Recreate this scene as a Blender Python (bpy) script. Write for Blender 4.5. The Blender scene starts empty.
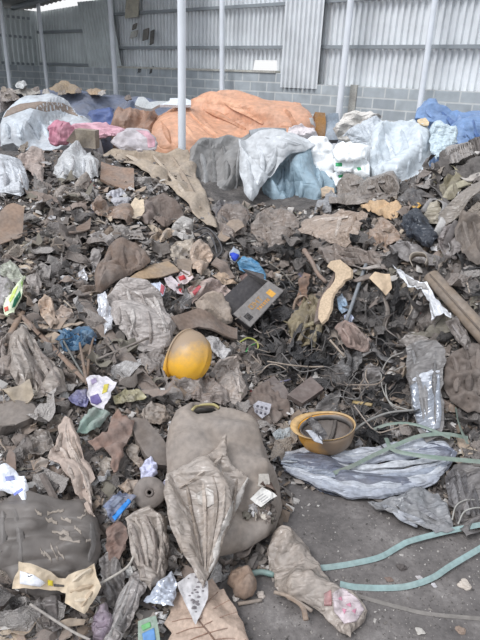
import bpy, bmesh, math, random
import numpy as np
from mathutils import Vector, Matrix, noise
from mathutils.geometry import delaunay_2d_cdt
from mathutils.bvhtree import BVHTree

random.seed(7)
RNG = np.random.default_rng(11)
SC = bpy.context.scene
COL = SC.collection

# ------------------------------------------------------------------ camera
F = 560.0
CAM_Z = 1.55
ROT = Matrix.Rotation(math.radians(90 - 23.2), 3, 'X') @ Matrix.Rotation(math.radians(2.5), 3, 'Z')
cam_data = bpy.data.cameras.new('camera')
cam_data.sensor_fit = 'HORIZONTAL'
cam_data.sensor_width = 36.0
cam_data.lens = F / 480.0 * 36.0
cam_data.clip_start = 0.05
cam = bpy.data.objects.new('camera', cam_data)
COL.objects.link(cam)
cam.matrix_world = Matrix.Translation((0, 0, CAM_Z)) @ ROT.to_4x4()
SC.camera = cam
ORG = np.array([0, 0, CAM_Z])
RM = np.array(ROT)


def rays(pts):
    p = np.asarray(pts, float).reshape(-1, 2)
    d = np.stack([(p[:, 0] - 240) / F, -(p[:, 1] - 320) / F, -np.ones(len(p))], 1)
    return d @ RM.T


def at_y(px, py, y):
    d = rays([(px, py)])[0]
    return ORG + d * (y / d[1])


def to_px(w):
    w = np.atleast_2d(w) - ORG
    l = w @ RM
    return np.stack([240 + F * l[:, 0] / -l[:, 2], 320 - F * l[:, 1] / -l[:, 2]], 1)


# ------------------------------------------------------------------ colour + materials
def lin(c):
    return tuple(((v / 255) / 12.92 if v / 255 <= 0.04045 else ((v / 255 + 0.055) / 1.055) ** 2.4) for v in c) + (1.0,)


DUST = (139, 132, 127)
_mats = {}


def node(nt, t, **kw):
    n = nt.nodes.new(t)
    for k, v in kw.items():
        if k in n.inputs:
            n.inputs[k].default_value = v
        else:
            setattr(n, k, v)
    return n


def mixc(nt, fac, a, b, blend='MIX'):
    m = nt.nodes.new('ShaderNodeMix')
    m.data_type = 'RGBA'
    m.blend_type = blend
    for sock, v in ((m.inputs[0], fac), (m.inputs[6], a), (m.inputs[7], b)):
        if hasattr(v, 'links'):
            nt.links.new(v, sock)
        else:
            sock.default_value = v
    return m.outputs[2]


def ramp(nt, src, stops, interp='LINEAR'):
    r = nt.nodes.new('ShaderNodeValToRGB')
    r.color_ramp.interpolation = interp
    e = r.color_ramp.elements
    while len(e) < len(stops):
        e.new(0.5)
    for el, (p, c) in zip(e, stops):
        el.position = p
        el.color = c if len(c) == 4 else tuple(c) + (1,)
    nt.links.new(src, r.inputs[0])
    return r.outputs[0]


#            rough  spec  dust  blotch bump bumpscale
KINDS = {
    'film':  (0.30, 0.5, 0.45, 9.0, 0.6, 55.0),
    'tarp':  (0.5, 0.4, 0.30, 3.0, 0.6, 16.0),
    'card':  (0.85, 0.2, 0.35, 7.0, 0.15, 60.0),
    'paper': (0.7, 0.3, 0.20, 14.0, 0.2, 60.0),
    'cloth': (0.95, 0.1, 0.35, 9.0, 0.3, 60.0),
    'wood':  (0.8, 0.2, 0.35, 12.0, 0.3, 60.0),
    'hard':  (0.42, 0.5, 0.25, 7.0, 0.1, 40.0),
    'clean': (0.5, 0.4, 0.0, 8.0, 0.05, 40.0),
    'foil':  (0.22, 0.8, 0.12, 14.0, 0.35, 60.0),
}


def mat(c, kind='film', dust=None, dustcol=DUST, ramp_cols=None, rough=None):
    key = (tuple(c) if c else None, kind, dust, dustcol, tuple(ramp_cols) if ramp_cols else None, rough)
    if key in _mats:
        return _mats[key]
    r, sp, du, bl, bu, bs = KINDS[kind]
    if dust is not None:
        du = dust
    if rough is not None:
        r = rough
    m = bpy.data.materials.new(kind + '_material')
    m.use_nodes = True
    nt = m.node_tree
    b = nt.nodes['Principled BSDF']
    tc = nt.nodes.new('ShaderNodeTexCoord')
    oi = nt.nodes.new('ShaderNodeObjectInfo')
    n1 = node(nt, 'ShaderNodeTexNoise', Scale=bl, Detail=5.0, Roughness=0.65)
    n2 = node(nt, 'ShaderNodeTexNoise', Scale=bl * 7, Detail=3.0)
    for n in (n1, n2):
        n.noise_dimensions = '4D'
        nt.links.new(tc.outputs['Object'], n.inputs['Vector'])
        mu = node(nt, 'ShaderNodeMath', operation='MULTIPLY')
        mu.inputs[1].default_value = 37.0
        nt.links.new(oi.outputs['Random'], mu.inputs[0])
        nt.links.new(mu.outputs[0], n.inputs['W'])
    if ramp_cols:
        k = len(ramp_cols)
        base = ramp(nt, oi.outputs['Random'], [(i / k, lin(q)) for i, q in enumerate(ramp_cols)], 'CONSTANT')
    else:
        base = lin(c)
    f1 = ramp(nt, n1.outputs['Fac'], [(0.40, (0, 0, 0, 1)), (0.66, (du * 1.6,) * 3 + (1,))])
    col = mixc(nt, f1, base, lin(dustcol))
    f2 = ramp(nt, n2.outputs['Fac'], [(0.3, (0.80, 0.80, 0.80, 1)), (0.7, (1.14, 1.14, 1.14, 1))])
    col = mixc(nt, 1.0, col, f2, 'MULTIPLY')
    nt.links.new(col, b.inputs['Base Color'])
    if kind in ('film', 'hard'):
        nt.links.new(ramp(nt, n1.outputs['Fac'], [(0.40, (r - .04,) * 3 + (1,)), (0.66, (r + .3,) * 3 + (1,))]), b.inputs['Roughness'])
    b.inputs['Roughness'].default_value = r
    b.inputs['Specular IOR Level'].default_value = sp
    if kind == 'foil':
        b.inputs['Metallic'].default_value = 0.35
    if kind in ('film', 'foil', 'tarp', 'paper'):
        # crease lines: |noise - 0.5| at two scales
        hs = []
        mp = node(nt, 'ShaderNodeMapping')
        rz = node(nt, 'ShaderNodeMath', operation='MULTIPLY')
        rz.inputs[1].default_value = 19.0
        nt.links.new(oi.outputs['Random'], rz.inputs[0])
        cr_ = nt.nodes.new('ShaderNodeCombineXYZ')
        nt.links.new(rz.outputs[0], cr_.inputs['Z'])
        nt.links.new(cr_.outputs[0], mp.inputs['Rotation'])
        mp.inputs['Scale'].default_value = (0.28, 1.0, 0.8) if kind != 'paper' else (1, 1, 1)
        nt.links.new(tc.outputs['Object'], mp.inputs['Vector'])
        for k_, sc in enumerate((bs * 0.28, bs * 0.75)):
            nn = node(nt, 'ShaderNodeTexNoise', Scale=sc, Detail=1.5, Roughness=0.4, Distortion=0.4)
            nt.links.new(mp.outputs[0], nn.inputs['Vector'])
            su = node(nt, 'ShaderNodeMath', operation='SUBTRACT')
            nt.links.new(nn.outputs['Fac'], su.inputs[0])
            su.inputs[1].default_value = 0.5
            ab = node(nt, 'ShaderNodeMath', operation='ABSOLUTE')
            nt.links.new(su.outputs[0], ab.inputs[0])
            hs.append(ab.outputs[0])
        ad = node(nt, 'ShaderNodeMath', operation='MULTIPLY_ADD')
        nt.links.new(hs[1], ad.inputs[0])
        ad.inputs[1].default_value = 0.4
        nt.links.new(hs[0], ad.inputs[2])
        hgt = ad.outputs[0]
        dist = 0.09 if kind != 'tarp' else 0.14
    else:
        n3 = node(nt, 'ShaderNodeTexNoise', Scale=bs, Detail=4.0, Roughness=0.6)
        nt.links.new(tc.outputs['Object'], n3.inputs['Vector'])
        hgt = n3.outputs['Fac']
        dist = 0.01
    bp = node(nt, 'ShaderNodeBump', Strength=bu, Distance=dist)
    nt.links.new(hgt, bp.inputs['Height'])
    nt.links.new(bp.outputs[0], b.inputs['Normal'])
    _mats[key] = m
    return m


# ------------------------------------------------------------------ object helpers
def tag(o, label=None, cat=None, group=None, kind=None):
    if label:
        o['label'] = label
    if cat:
        o['category'] = cat
    if group:
        o['group'] = group
    if kind:
        o['kind'] = kind
    return o


def link(name, verts, faces, m, parent=None, smooth=True, center=True):
    verts = np.asarray(verts, float)
    c = np.zeros(3)
    if center and parent is None:
        c = np.array([(verts[:, 0].min() + verts[:, 0].max()) / 2, (verts[:, 1].min() + verts[:, 1].max()) / 2, verts[:, 2].min()])
    if parent is not None:
        c = np.array(parent.location)
    me = bpy.data.meshes.new(name)
    me.from_pydata([tuple(v) for v in (verts - c)], [], [tuple(f) for f in faces])
    me.update()
    if smooth:
        me.polygons.foreach_set('use_smooth', [True] * len(me.polygons))
    if m:
        me.materials.append(m)
    o = bpy.data.objects.new(name, me)
    COL.objects.link(o)
    if parent is not None:
        o.parent = parent
    else:
        o.location = c
    return o


def empty(name, loc):
    o = bpy.data.objects.new(name, None)
    COL.objects.link(o)
    o.location = loc
    o.empty_display_size = 0.05
    return o


def struct(name, verts, faces, m, smooth=False):
    o = link(name, verts, faces, m, smooth=smooth, center=False)
    o['kind'] = 'structure'
    return o


def box_vf(p0, ex, ey, ez):
    p0, ex, ey, ez = (np.asarray(a, float) for a in (p0, ex, ey, ez))
    v = [p0 + i * ex + j * ey + k * ez for k in (0, 1) for j in (0, 1) for i in (0, 1)]
    f = [(0, 2, 3, 1), (4, 5, 7, 6), (0, 1, 5, 4), (2, 6, 7, 3), (0, 4, 6, 2), (1, 3, 7, 5)]
    return v, f


def catmull(P, n):
    P = [np.asarray(p, float) for p in P]
    if len(P) < 3:
        return [P[0] + (P[-1] - P[0]) * i / n for i in range(n + 1)]
    Q = [2 * P[0] - P[1]] + P + [2 * P[-1] - P[-2]]
    out = []
    for i in range(1, len(Q) - 2):
        a, b, c, d = Q[i - 1:i + 3]
        for k in range(n):
            t = k / n
            out.append(0.5 * (2 * b + (c - a) * t + (2 * a - 5 * b + 4 * c - d) * t * t + (3 * b - a - 3 * c + d) * t ** 3))
    out.append(P[-1])
    return out


def sweep_vf(P, ra, rb=None, seg=8, up=None, taper=None, closed=False):
    """sweep an ellipse (ra across, rb along the up side) along points P"""
    rb = rb or ra
    P = [np.asarray(p, float) for p in P]
    n = len(P)
    V, Fc = [], []
    prev = None
    for i in range(n):
        if closed:
            t = P[(i + 1) % n] - P[i - 1]
        else:
            t = P[min(i + 1, n - 1)] - P[max(i - 1, 0)]
        t = t / (np.linalg.norm(t) + 1e-9)
        u = np.asarray(up if up is not None else ((0, 0, 1) if prev is None else prev), float)
        if abs(np.dot(u, t)) > 0.95:
            u = np.array([1.0, 0.3, 0])
        u = u - t * np.dot(u, t)
        u /= np.linalg.norm(u)
        if up is None:
            prev = u
        s = np.cross(t, u)
        k = 1 if taper is None else taper[0] + (taper[1] - taper[0]) * i / (n - 1)
        for j in range(seg):
            a = 2 * math.pi * j / seg
            V.append(P[i] + k * (s * ra * math.cos(a) + u * rb * math.sin(a)))
    m = n if closed else n - 1
    for i in range(m):
        for j in range(seg):
            a, b = i * seg + j, i * seg + (j + 1) % seg
            i2 = (i + 1) % n
            Fc.append((a, b, i2 * seg + (j + 1) % seg, i2 * seg + j))
    if not closed:
        Fc.append(tuple(range(seg))[::-1])
        Fc.append(tuple(range((n - 1) * seg, n * seg)))
    return V, Fc


# ------------------------------------------------------------------ heap terrain from sight heights
# photo position and the height above the concrete floor that the heap has there
CTRL = """0,640,.02 60,600,.05 120,640,.01 240,640,-.04 180,600,.02 240,600,-.03 0,500,.18 100,480,.17 200,480,.10 230,430,.14
200,540,.05 60,540,.12 0,570,.10
60,400,.28 150,380,.26 0,330,.42 100,300,.40 190,340,.24 200,285,.36 60,240,.58 140,220,.60 0,200,.74 60,160,.86 140,165,.80
200,230,.52 240,205,.58 0,420,.28 150,440,.2 100,350,.32 220,390,.15
270,350,.05 300,310,.10 262,300,.20 260,250,.42 320,400,.04 330,440,.02 400,445,.04 290,430,.04 290,450,.0
340,330,.28 440,400,.20 440,330,.42 440,280,.62 440,220,.86 460,165,1.10 480,150,1.15 380,220,.72 380,190,.78 320,220,.60
300,195,.62 250,190,.63 340,270,.50 390,370,.12 480,440,.10 480,400,.2 460,480,.03 300,270,.36
300,520,-.05 300,640,-.05 400,600,-.05 480,570,-.05 400,520,-.05 292,492,-.04 350,500,-.04 270,580,-.05 270,620,-.05 480,530,-.03 440,520,-.04"""
XYZ = [(-4.5, 7.5, .45), (-2.5, 7.2, .5), (0, 7.2, .5), (2.5, 6.6, .5), (4, 4.5, .95), (-2.5, 1.2, .2), (-4.5, 3, .8), (3, 1.2, -.05),
       (3.6, 2.5, .4), (0, 0.2, -.05), (-2, .2, 0), (2.5, .2, -.05), (4.5, 6.5, .4), (-4.5, 5.2, .85), (-1.2, 1.2, .05), (-.9, .8, -.03), (3, 3.6, 1.1), (2.6, 4.6, .95)]
pts = []
for w in CTRL.split():
    x, y, z = map(float, w.split(','))
    d = rays([(x, y)])[0]
    pts.append(ORG + d * ((z - CAM_Z) / d[2]))
pts = np.array(pts + [list(map(float, q)) for q in XYZ])


def _phi(r):
    r = np.maximum(r, 1e-6)
    return r * r * np.log(r)


_X = pts[:, :2]
_n = len(_X)
_A = np.zeros((_n + 3, _n + 3))
_A[:_n, :_n] = _phi(np.linalg.norm(_X[:, None] - _X[None], axis=2)) + np.eye(_n) * 0.02
_A[:_n, _n] = 1
_A[:_n, _n + 1:] = _X
_A[_n:, :_n] = _A[:_n, _n:].T
_w = np.linalg.solve(_A, np.concatenate([pts[:, 2], [0, 0, 0]]))
GX0, GX1, GY0, GY1, GS = -5.0, 4.8, 0.2, 8.0, 0.04
gx = np.arange(GX0, GX1 + GS / 2, GS)
gy = np.arange(GY0, GY1 + GS / 2, GS)
_G = np.stack(np.meshgrid(gx, gy), -1)
_flat = _G.reshape(-1, 2)
_H = np.concatenate([_phi(np.linalg.norm(c[:, None] - _X[None], axis=2)) @ _w[:_n] + _w[_n] + c @ _w[_n + 1:] for c in np.array_split(_flat, 40)])
HG = np.clip(_H.reshape(len(gy), len(gx)), -0.08, 1.3)


def height(x, y):
    fx = np.clip((np.asarray(x) - GX0) / GS, 0, len(gx) - 1.001)
    fy = np.clip((np.asarray(y) - GY0) / GS, 0, len(gy) - 1.001)
    ix, iy = fx.astype(int), fy.astype(int)
    u, v = fx - ix, fy - iy
    return (HG[iy, ix] * (1 - u) * (1 - v) + HG[iy, ix + 1] * u * (1 - v) + HG[iy + 1, ix] * (1 - u) * v + HG[iy + 1, ix + 1] * u * v)


def ground(x, y):
    return np.maximum(height(x, y), 0.0)


def hit(P):
    """distance factor along each sight ray where it meets the heap or the floor"""
    d = rays(P)
    out = np.zeros(len(d))
    ys = np.concatenate([np.arange(0.6, 3, 0.01), np.arange(3, 7.9, 0.02)])
    for k0 in range(0, len(d), 400):
        dd = d[k0:k0 + 400]
        s = ys[None] / dd[:, 1:2]
        X = dd[:, 0:1] * s
        Z = CAM_Z + dd[:, 2:3] * s
        gap = Z - ground(X, np.broadcast_to(ys[None], X.shape))
        below = gap < 0
        i = np.where(below.any(1), below.argmax(1), len(ys) - 1)
        i = np.maximum(i, 1)
        r = np.arange(len(dd))
        g0, g1 = gap[r, i - 1], gap[r, i]
        k = np.where(g1 < 0, np.clip(g0 / (g0 - g1 + 1e-9), 0, 1), 1.0)
        out[k0:k0 + 400] = (ys[i - 1] + (ys[i] - ys[i - 1]) * k) / dd[:, 1]
    return out


def hit_pt(px, py, lift=0.0):
    d = rays([(px, py)])[0]
    t = hit([(px, py)])[0]
    return ORG + d * t * (1 - lift / (t * np.linalg.norm(d))) if lift else ORG + d * t


def normal_at(x, y, e=0.06):
    n = np.array([-(ground(x + e, y) - ground(x - e, y)) / (2 * e), -(ground(x, y + e) - ground(x, y - e)) / (2 * e), 1.0])
    return n / np.linalg.norm(n)


# ------------------------------------------------------------------ sheets, bags and boards with a traced outline
HERO = np.zeros((640, 480), bool)
_yy, _xx = np.mgrid[0:640, 0:480]


def inside(P, poly):
    x, y = P[..., 0], P[..., 1]
    r = np.zeros(x.shape, bool)
    n = len(poly)
    for i in range(n):
        x1, y1 = poly[i]
        x2, y2 = poly[(i + 1) % n]
        c = ((y1 > y) != (y2 > y)) & (x < (x2 - x1) * (y - y1) / ((y2 - y1) or 1e-9) + x1)
        r ^= c
    return r


def mark(poly):
    poly = parse(poly)
    a = np.array(poly)
    x0, y0 = np.maximum(a.min(0).astype(int) - 1, 0)
    x1, y1 = a.max(0).astype(int) + 2
    g = np.stack([_xx[y0:y1, x0:x1], _yy[y0:y1, x0:x1]], -1)
    HERO[y0:y1, x0:x1] |= inside(g, poly)


def parse(s):
    return [tuple(map(float, w.split(','))) for w in s.split()] if isinstance(s, str) else list(s)


def seg_dist(P, poly):
    D = np.full(len(P), 1e9)
    n = len(poly)
    for i in range(n):
        a, b = np.array(poly[i]), np.array(poly[(i + 1) % n])
        ab = b - a
        t = np.clip(((P - a) @ ab) / (ab @ ab + 1e-9), 0, 1)
        D = np.minimum(D, np.linalg.norm(P - a - t[:, None] * ab, axis=1))
    return D


def tri(x):
    return 2 * np.abs(x - np.floor(x + 0.5)) * 2 - 1


def crumple(U, V, s, style, amp, rs, ang=None, lk=0.14):
    """height of creases over the plane coordinates U, V (metres) of a sheet of size s"""
    h = np.zeros_like(U)
    if amp == 0:
        return h
    if style in ('film', 'fold'):
        # many single crease lines; folds keep the creases near one direction
        se = min(s, 0.75)
        nc = int(26 * max(1.0, s / se))
        wx = U + 0.05 * s * np.sin(V / s * 7 + rs.uniform(0, 6))
        wy = V + 0.05 * s * np.sin(U / s * 7 + rs.uniform(0, 6))
        a0 = (ang if ang is not None else rs.uniform(0, math.pi)) + math.pi / 2
        sg_ = 1
        for k in range(nc):
            a = rs.uniform(0, math.pi) if style == 'film' or k % 5 == 4 else a0 + rs.normal(0, 0.16)
            g = 0.42 if style == 'film' else (0.16 if k % 5 == 4 else 0.8)
            j = rs.randint(len(U))
            sg_ = -sg_
            t = (wx - wx[j]) * math.cos(a) + (wy - wy[j]) * math.sin(a)
            h += sg_ * g * rs.uniform(0.5, 1.3) * np.sqrt(t * t + (0.012 * s) ** 2)
        Mx = np.stack([np.ones_like(U), U, V, U * U, V * V, U * V], 1)
        if len(U) > 8:
            co = np.linalg.lstsq(Mx, h, rcond=None)[0]
            h = h - Mx @ (co * np.array([1, 1, 1, .7, .7, .7]))
        for k in range(3):
            a = rs.uniform(0, math.pi) if style == 'film' else a0 + rs.normal(0, 0.2)
            wl = se * rs.uniform(0.10, 0.2)
            h += tri((wx * math.cos(a) + wy * math.sin(a)) / wl + rs.uniform(0, 1)) * wl * 0.09
    elif style == 'cloth':
        for k in range(7):
            a = rs.uniform(0, math.pi)
            wl = s * rs.uniform(0.3, 0.9) * (0.82 ** k)
            h += np.sin(((U * math.cos(a) + V * math.sin(a)) / wl + 0.3 * np.sin(V / s * 4 + k)) * 6.283 + rs.uniform(0, 6)) * wl * 0.13
    elif style == 'flat':
        for k in range(3):
            a = rs.uniform(0, math.pi)
            wl = s * rs.uniform(0.8, 1.8)
            h += np.sin((U * math.cos(a) + V * math.sin(a)) / wl * 6.283 + rs.uniform(0, 6)) * wl * 0.09
    h = h * amp
    lim = lk * min(s, 0.75)
    return lim * np.tanh(h / lim)


SURF = {}


def patch(name, poly, m, label=None, cat=None, group=None, parent=None, style='film', amp=1.0, bulge=0.0, lift=0.02, stand=0.0,
          drape=0.35, thick=0.003, depth=None, back=None, hole=None, jit=None, smooth=None, n=520, ang=None, hfun=None, seed=None, anchor=0.7, marked=True,
          belly=0.6, on=None):
    """a sheet / bag / board with the given outline, resting on the heap (or standing at depth = (front, rear) distances)"""
    poly = parse(poly)
    rs = np.random.RandomState(seed if seed is not None else int(sum(p[0] * 7 + p[1] * 13 for p in poly)) % 99991)
    if marked:
        mark(poly)
    A = np.array(poly)
    area = 0.5 * abs(np.sum(A[:, 0] * np.roll(A[:, 1], -1) - A[:, 1] * np.roll(A[:, 0], -1)))
    step = max(0.8, math.sqrt(area / n))
    if jit is None:
        jit = 0.0 if style == 'flat' else min(1.8, 0.05 * math.sqrt(area))

    def outline(pl, jt):
        out = []
        for i in range(len(pl)):
            a, b = np.array(pl[i]), np.array(pl[(i + 1) % len(pl)])
            k = max(1, int(np.linalg.norm(b - a) / step + 0.5))
            out += [a + (b - a) * q / k for q in range(k)]
        out = np.array(out)
        if jt:
            m_ = len(out)
            nx_ = max(4, int(m_ * step / max(3.0, 0.13 * math.sqrt(area))))
            for c_ in (0, 1):
                key = rs.uniform(-1, 1, nx_)
                out[:, c_] += jt * np.interp(np.arange(m_) / m_ * nx_, np.arange(nx_ + 1), np.append(key, key[0]))
        return list(out)
    bo = outline(poly, jit)
    ho = outline(parse(hole), 0) if hole else []
    x0, y0 = A.min(0)
    x1, y1 = A.max(0)
    gxs, gys = np.arange(x0, x1, step), np.arange(y0, y1, step * 0.87)
    gp = np.array([(x + (step / 2 if j % 2 else 0), y) for j, y in enumerate(gys) for x in gxs]).reshape(-1, 2)
    gp = gp + rs.uniform(-0.15, 0.15, gp.shape) * step
    bl = [tuple(p) for p in bo]
    hl = [tuple(p) for p in ho]
    keep = inside(gp, bl)
    if hl:
        keep &= ~inside(gp, hl)
    gp = gp[keep]
    if len(gp):
        dd = seg_dist(gp, bl)
        if hl:
            dd = np.minimum(dd, seg_dist(gp, hl))
        gp = gp[dd > step * 0.45]
    allp = [Vector(p) for p in bl + hl + [tuple(q) for q in gp]]
    nb, nh = len(bl), len(hl)
    edges = [(i, (i + 1) % nb) for i in range(nb)] + [(nb + i, nb + (i + 1) % nh) for i in range(nh)]
    vo, eo, fo, _, _, _ = delaunay_2d_cdt(allp, edges, [], 0, 1e-5)
    P = np.array([(v.x, v.y) for v in vo])
    T = []
    if fo:
        cen = np.array([P[list(f)].mean(0) for f in fo])
        ok = inside(cen, bl)
        if hl:
            ok &= ~inside(cen, hl)
        T = [tuple(f) for f, k in zip(fo, ok) if k]
    d = rays(P)
    if depth is not None:
        t0, t1 = depth
        k = np.clip((y1 - P[:, 1]) / (y1 - y0), 0, 1)
        D = (t0 + (t1 - t0) * k) / d[:, 1]
        dist = D
    else:
        tt = hit(P)
        if on is not None:
            hs_ = [SURF[on.name][0].ray_cast(Vector(ORG), Vector(q_).normalized())[3] for q_ in d]
            tt = np.array([(h_ / np.linalg.norm(q_) if h_ is not None else t_) for h_, q_, t_ in zip(hs_, d, tt)])
        tt = np.minimum(tt, tt.min() * 1.3)
        inv = 1 / tt
        M = np.stack([np.ones(len(P)), P[:, 0] - (x0 + x1) / 2, P[:, 1] - (y0 + anchor * (y1 - y0))], 1)
        co = np.linalg.lstsq(M, inv, rcond=None)[0]
        co[1] *= (1 - stand)
        co[2] *= (1 - stand)
        pl = M @ co
        iv = np.maximum(pl, inv.min() * 0.6) * (1 - drape) + inv * drape
        dist = 1 / iv
        dist = np.minimum(dist, tt) - lift / np.linalg.norm(d, axis=1)
    W = ORG + d * dist[:, None]
    # plane of the sheet
    C = W.mean(0)
    u, sg, vt = np.linalg.svd(W - C, full_matrices=False)
    nrm = vt[2]
    if nrm @ (ORG - C) < 0:
        nrm = -nrm
    ax = np.cross((0, 0, 1.0), nrm)
    ax = np.array([1.0, 0, 0]) if np.linalg.norm(ax) < 1e-3 else ax / np.linalg.norm(ax)
    ay = np.cross(nrm, ax)
    U, Vv = (W - C) @ ax, (W - C) @ ay
    s = math.sqrt(max(1e-6, (U.max() - U.min()) * (Vv.max() - Vv.min())))
    db = seg_dist(P, bl)
    if hl:
        db = np.minimum(db, seg_dist(P, hl))
    dm = max(db.max(), 1e-6)
    dome = np.sqrt(np.clip(1 - (1 - np.clip(db / dm, 0, 1)) ** 2, 0, 1))
    h = crumple(U, Vv, s, style, amp, rs, ang)
    edge = 0.35 + 0.65 * np.clip(db / (0.25 * dm + 1e-6), 0, 1) if style != 'flat' else 1.0
    h = h * edge
    if style == 'flat':
        h = h - h.min()
    if hfun is not None:
        h = h + hfun(P[:, 0], P[:, 1])
    front = W + nrm * (h + dome * bulge)[:, None]
    if depth is None:   # keep the sheet out of the ground
        low = ground(front[:, 0], front[:, 1]) + 0.004 - front[:, 2]
        front[:, 2] += np.maximum(low, 0)
    if back is not None:
        bk = front.copy()
        bk[:, 1] += back[0]
        bk[:, 2] *= back[1]
        bk[:, 2] = np.maximum(bk[:, 2], 0.0)
    else:
        bk = front - nrm * (thick + dome * bulge * (1 + belly))[:, None]
    N = len(P)
    cnt = {}
    fr = []
    for f in T:
        a, b, c = (front[i] for i in f)
        if np.cross(b - a, c - a) @ nrm < 0:
            f = f[::-1]
        fr.append(f)
        for i in range(len(f)):
            e = (f[i], f[(i + 1) % len(f)])
            cnt[e] = cnt.get(e, 0) + 1
    faces = list(fr) + [tuple(i + N for i in f[::-1]) for f in fr]
    for (a, b) in list(cnt):
        if (b, a) not in cnt:
            faces.append((b, a, a + N, b + N))
    verts = np.concatenate([front, bk])
    if smooth is None:
        smooth = style in ('cloth', 'fold', 'film')
    o = link(name, verts, faces, m, parent, smooth)
    if smooth and style != 'cloth':
        o.data.set_sharp_from_angle(angle=math.radians(24))
    if label:
        tag(o, label, cat, group)
    SURF[o.name] = (BVHTree.FromPolygons([tuple(v) for v in front], fr), nrm)
    return o


def decal(parent, name, poly, m, label=None, off=0.003, on=None, n=60):
    """a printed or stuck-on area that follows the surface of its parent"""
    poly = parse(poly)
    bvh, nrm = SURF[(on or parent).name]
    A = np.array(poly)
    area = 0.5 * abs(np.sum(A[:, 0] * np.roll(A[:, 1], -1) - A[:, 1] * np.roll(A[:, 0], -1)))
    step = max(0.5, math.sqrt(area / n))
    bl = []
    for i in range(len(poly)):
        a, b = np.array(poly[i]), np.array(poly[(i + 1) % len(poly)])
        k = max(1, int(np.linalg.norm(b - a) / step))
        bl += [tuple(a + (b - a) * q / k) for q in range(k)]
    x0, y0 = A.min(0)
    x1, y1 = A.max(0)
    gp = np.array([(x, y) for y in np.arange(y0, y1, step) for x in np.arange(x0, x1, step)]).reshape(-1, 2)
    if len(gp):
        gp = gp[inside(gp, bl)]
    if len(gp):
        gp = gp[seg_dist(gp, bl) > step * 0.4]
    allp = [Vector(p) for p in bl] + [Vector(p) for p in gp]
    nb = len(bl)
    vo, eo, fo, _, _, _ = delaunay_2d_cdt(allp, [(i, (i + 1) % nb) for i in range(nb)], [], 0, 1e-5)
    P = np.array([(v.x, v.y) for v in vo])
    T = [f for f in fo if inside(P[list(f)].mean(0)[None], bl)[0]]
    d = rays(P)
    W = []
    okv = []
    for q in d:
        h = bvh.ray_cast(Vector(ORG), Vector(q).normalized())
        okv.append(h[0] is not None)
        W.append(np.array(h[0]) if h[0] is not None else np.zeros(3))
    T = [f for f in T if all(okv[i] for i in f)]
    if not T:
        return None
    used = sorted({i for f in T for i in f})
    mp = {k: i for i, k in enumerate(used)}
    V = np.array([W[i] for i in used])
    N = len(V)
    fr = []
    for f in T:
        f = tuple(mp[i] for i in f)
        a, b, c = (V[i] for i in f)
        fr.append(f if np.cross(b - a, c - a) @ nrm > 0 else f[::-1])
    cnt = {(f[i], f[(i + 1) % len(f)]) for f in fr for i in range(len(f))}
    faces = fr + [tuple(i + N for i in f[::-1]) for f in fr]
    faces += [(b, a, a + N, b + N) for (a, b) in cnt if (b, a) not in cnt]
    o = link(name, np.concatenate([V + nrm * off, V - nrm * 0.001]), faces, m, parent, True)
    if label:
        o['label'] = label
    return o


def path_pts(pl, lift, n=6, straight=False):
    pl = [tuple(map(float, w.split(','))) for w in pl.split()] if isinstance(pl, str) else pl
    lifts = [p[2] if len(p) > 2 else lift for p in pl]
    P = [hit_pt(p[0], p[1], l) for p, l in zip(pl, lifts)]
    if straight:
        P = [P[0], P[-1]]
    return catmull(P, n)


def stick(name, pl, r, m, label=None, cat=None, group=None, lift=0.02, rb=None, seg=8, n=6, taper=None, straight=False, parent=None, up=None, w=None):
    P = path_pts(pl, lift, n, straight)
    V, Fc = sweep_vf(P, r, rb, seg, up=up, taper=taper)
    o = link(name, V, Fc, m, parent, seg > 4)
    q = to_px(np.array(P))
    for p in q:
        x, y = int(p[0]), int(p[1])
        k = 2
        if 2 <= x < 478 and 2 <= y < 638:
            HERO[y - k:y + k + 1, x - k:x + k + 1] |= True
    if label:
        tag(o, label, cat, group)
    return o


def on_surface(o, pl, lift=0.004, n=5):
    """points of a photo path laid on the surface of a traced object"""
    b_, nr = SURF[o.name]
    out = []
    last = None
    for p in pl:
        d = rays([p])[0]
        h = b_.ray_cast(Vector(ORG), Vector(d).normalized())
        if h[0] is not None:
            last = np.linalg.norm(np.array(h[0]) - ORG)
            q = np.array(h[0])
        else:
            q = ORG + d / np.linalg.norm(d) * last if last else hit_pt(p[0], p[1], 0.08)
        out.append(q + nr * lift)
    return out if n <= 1 else catmull(out, n)


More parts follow.
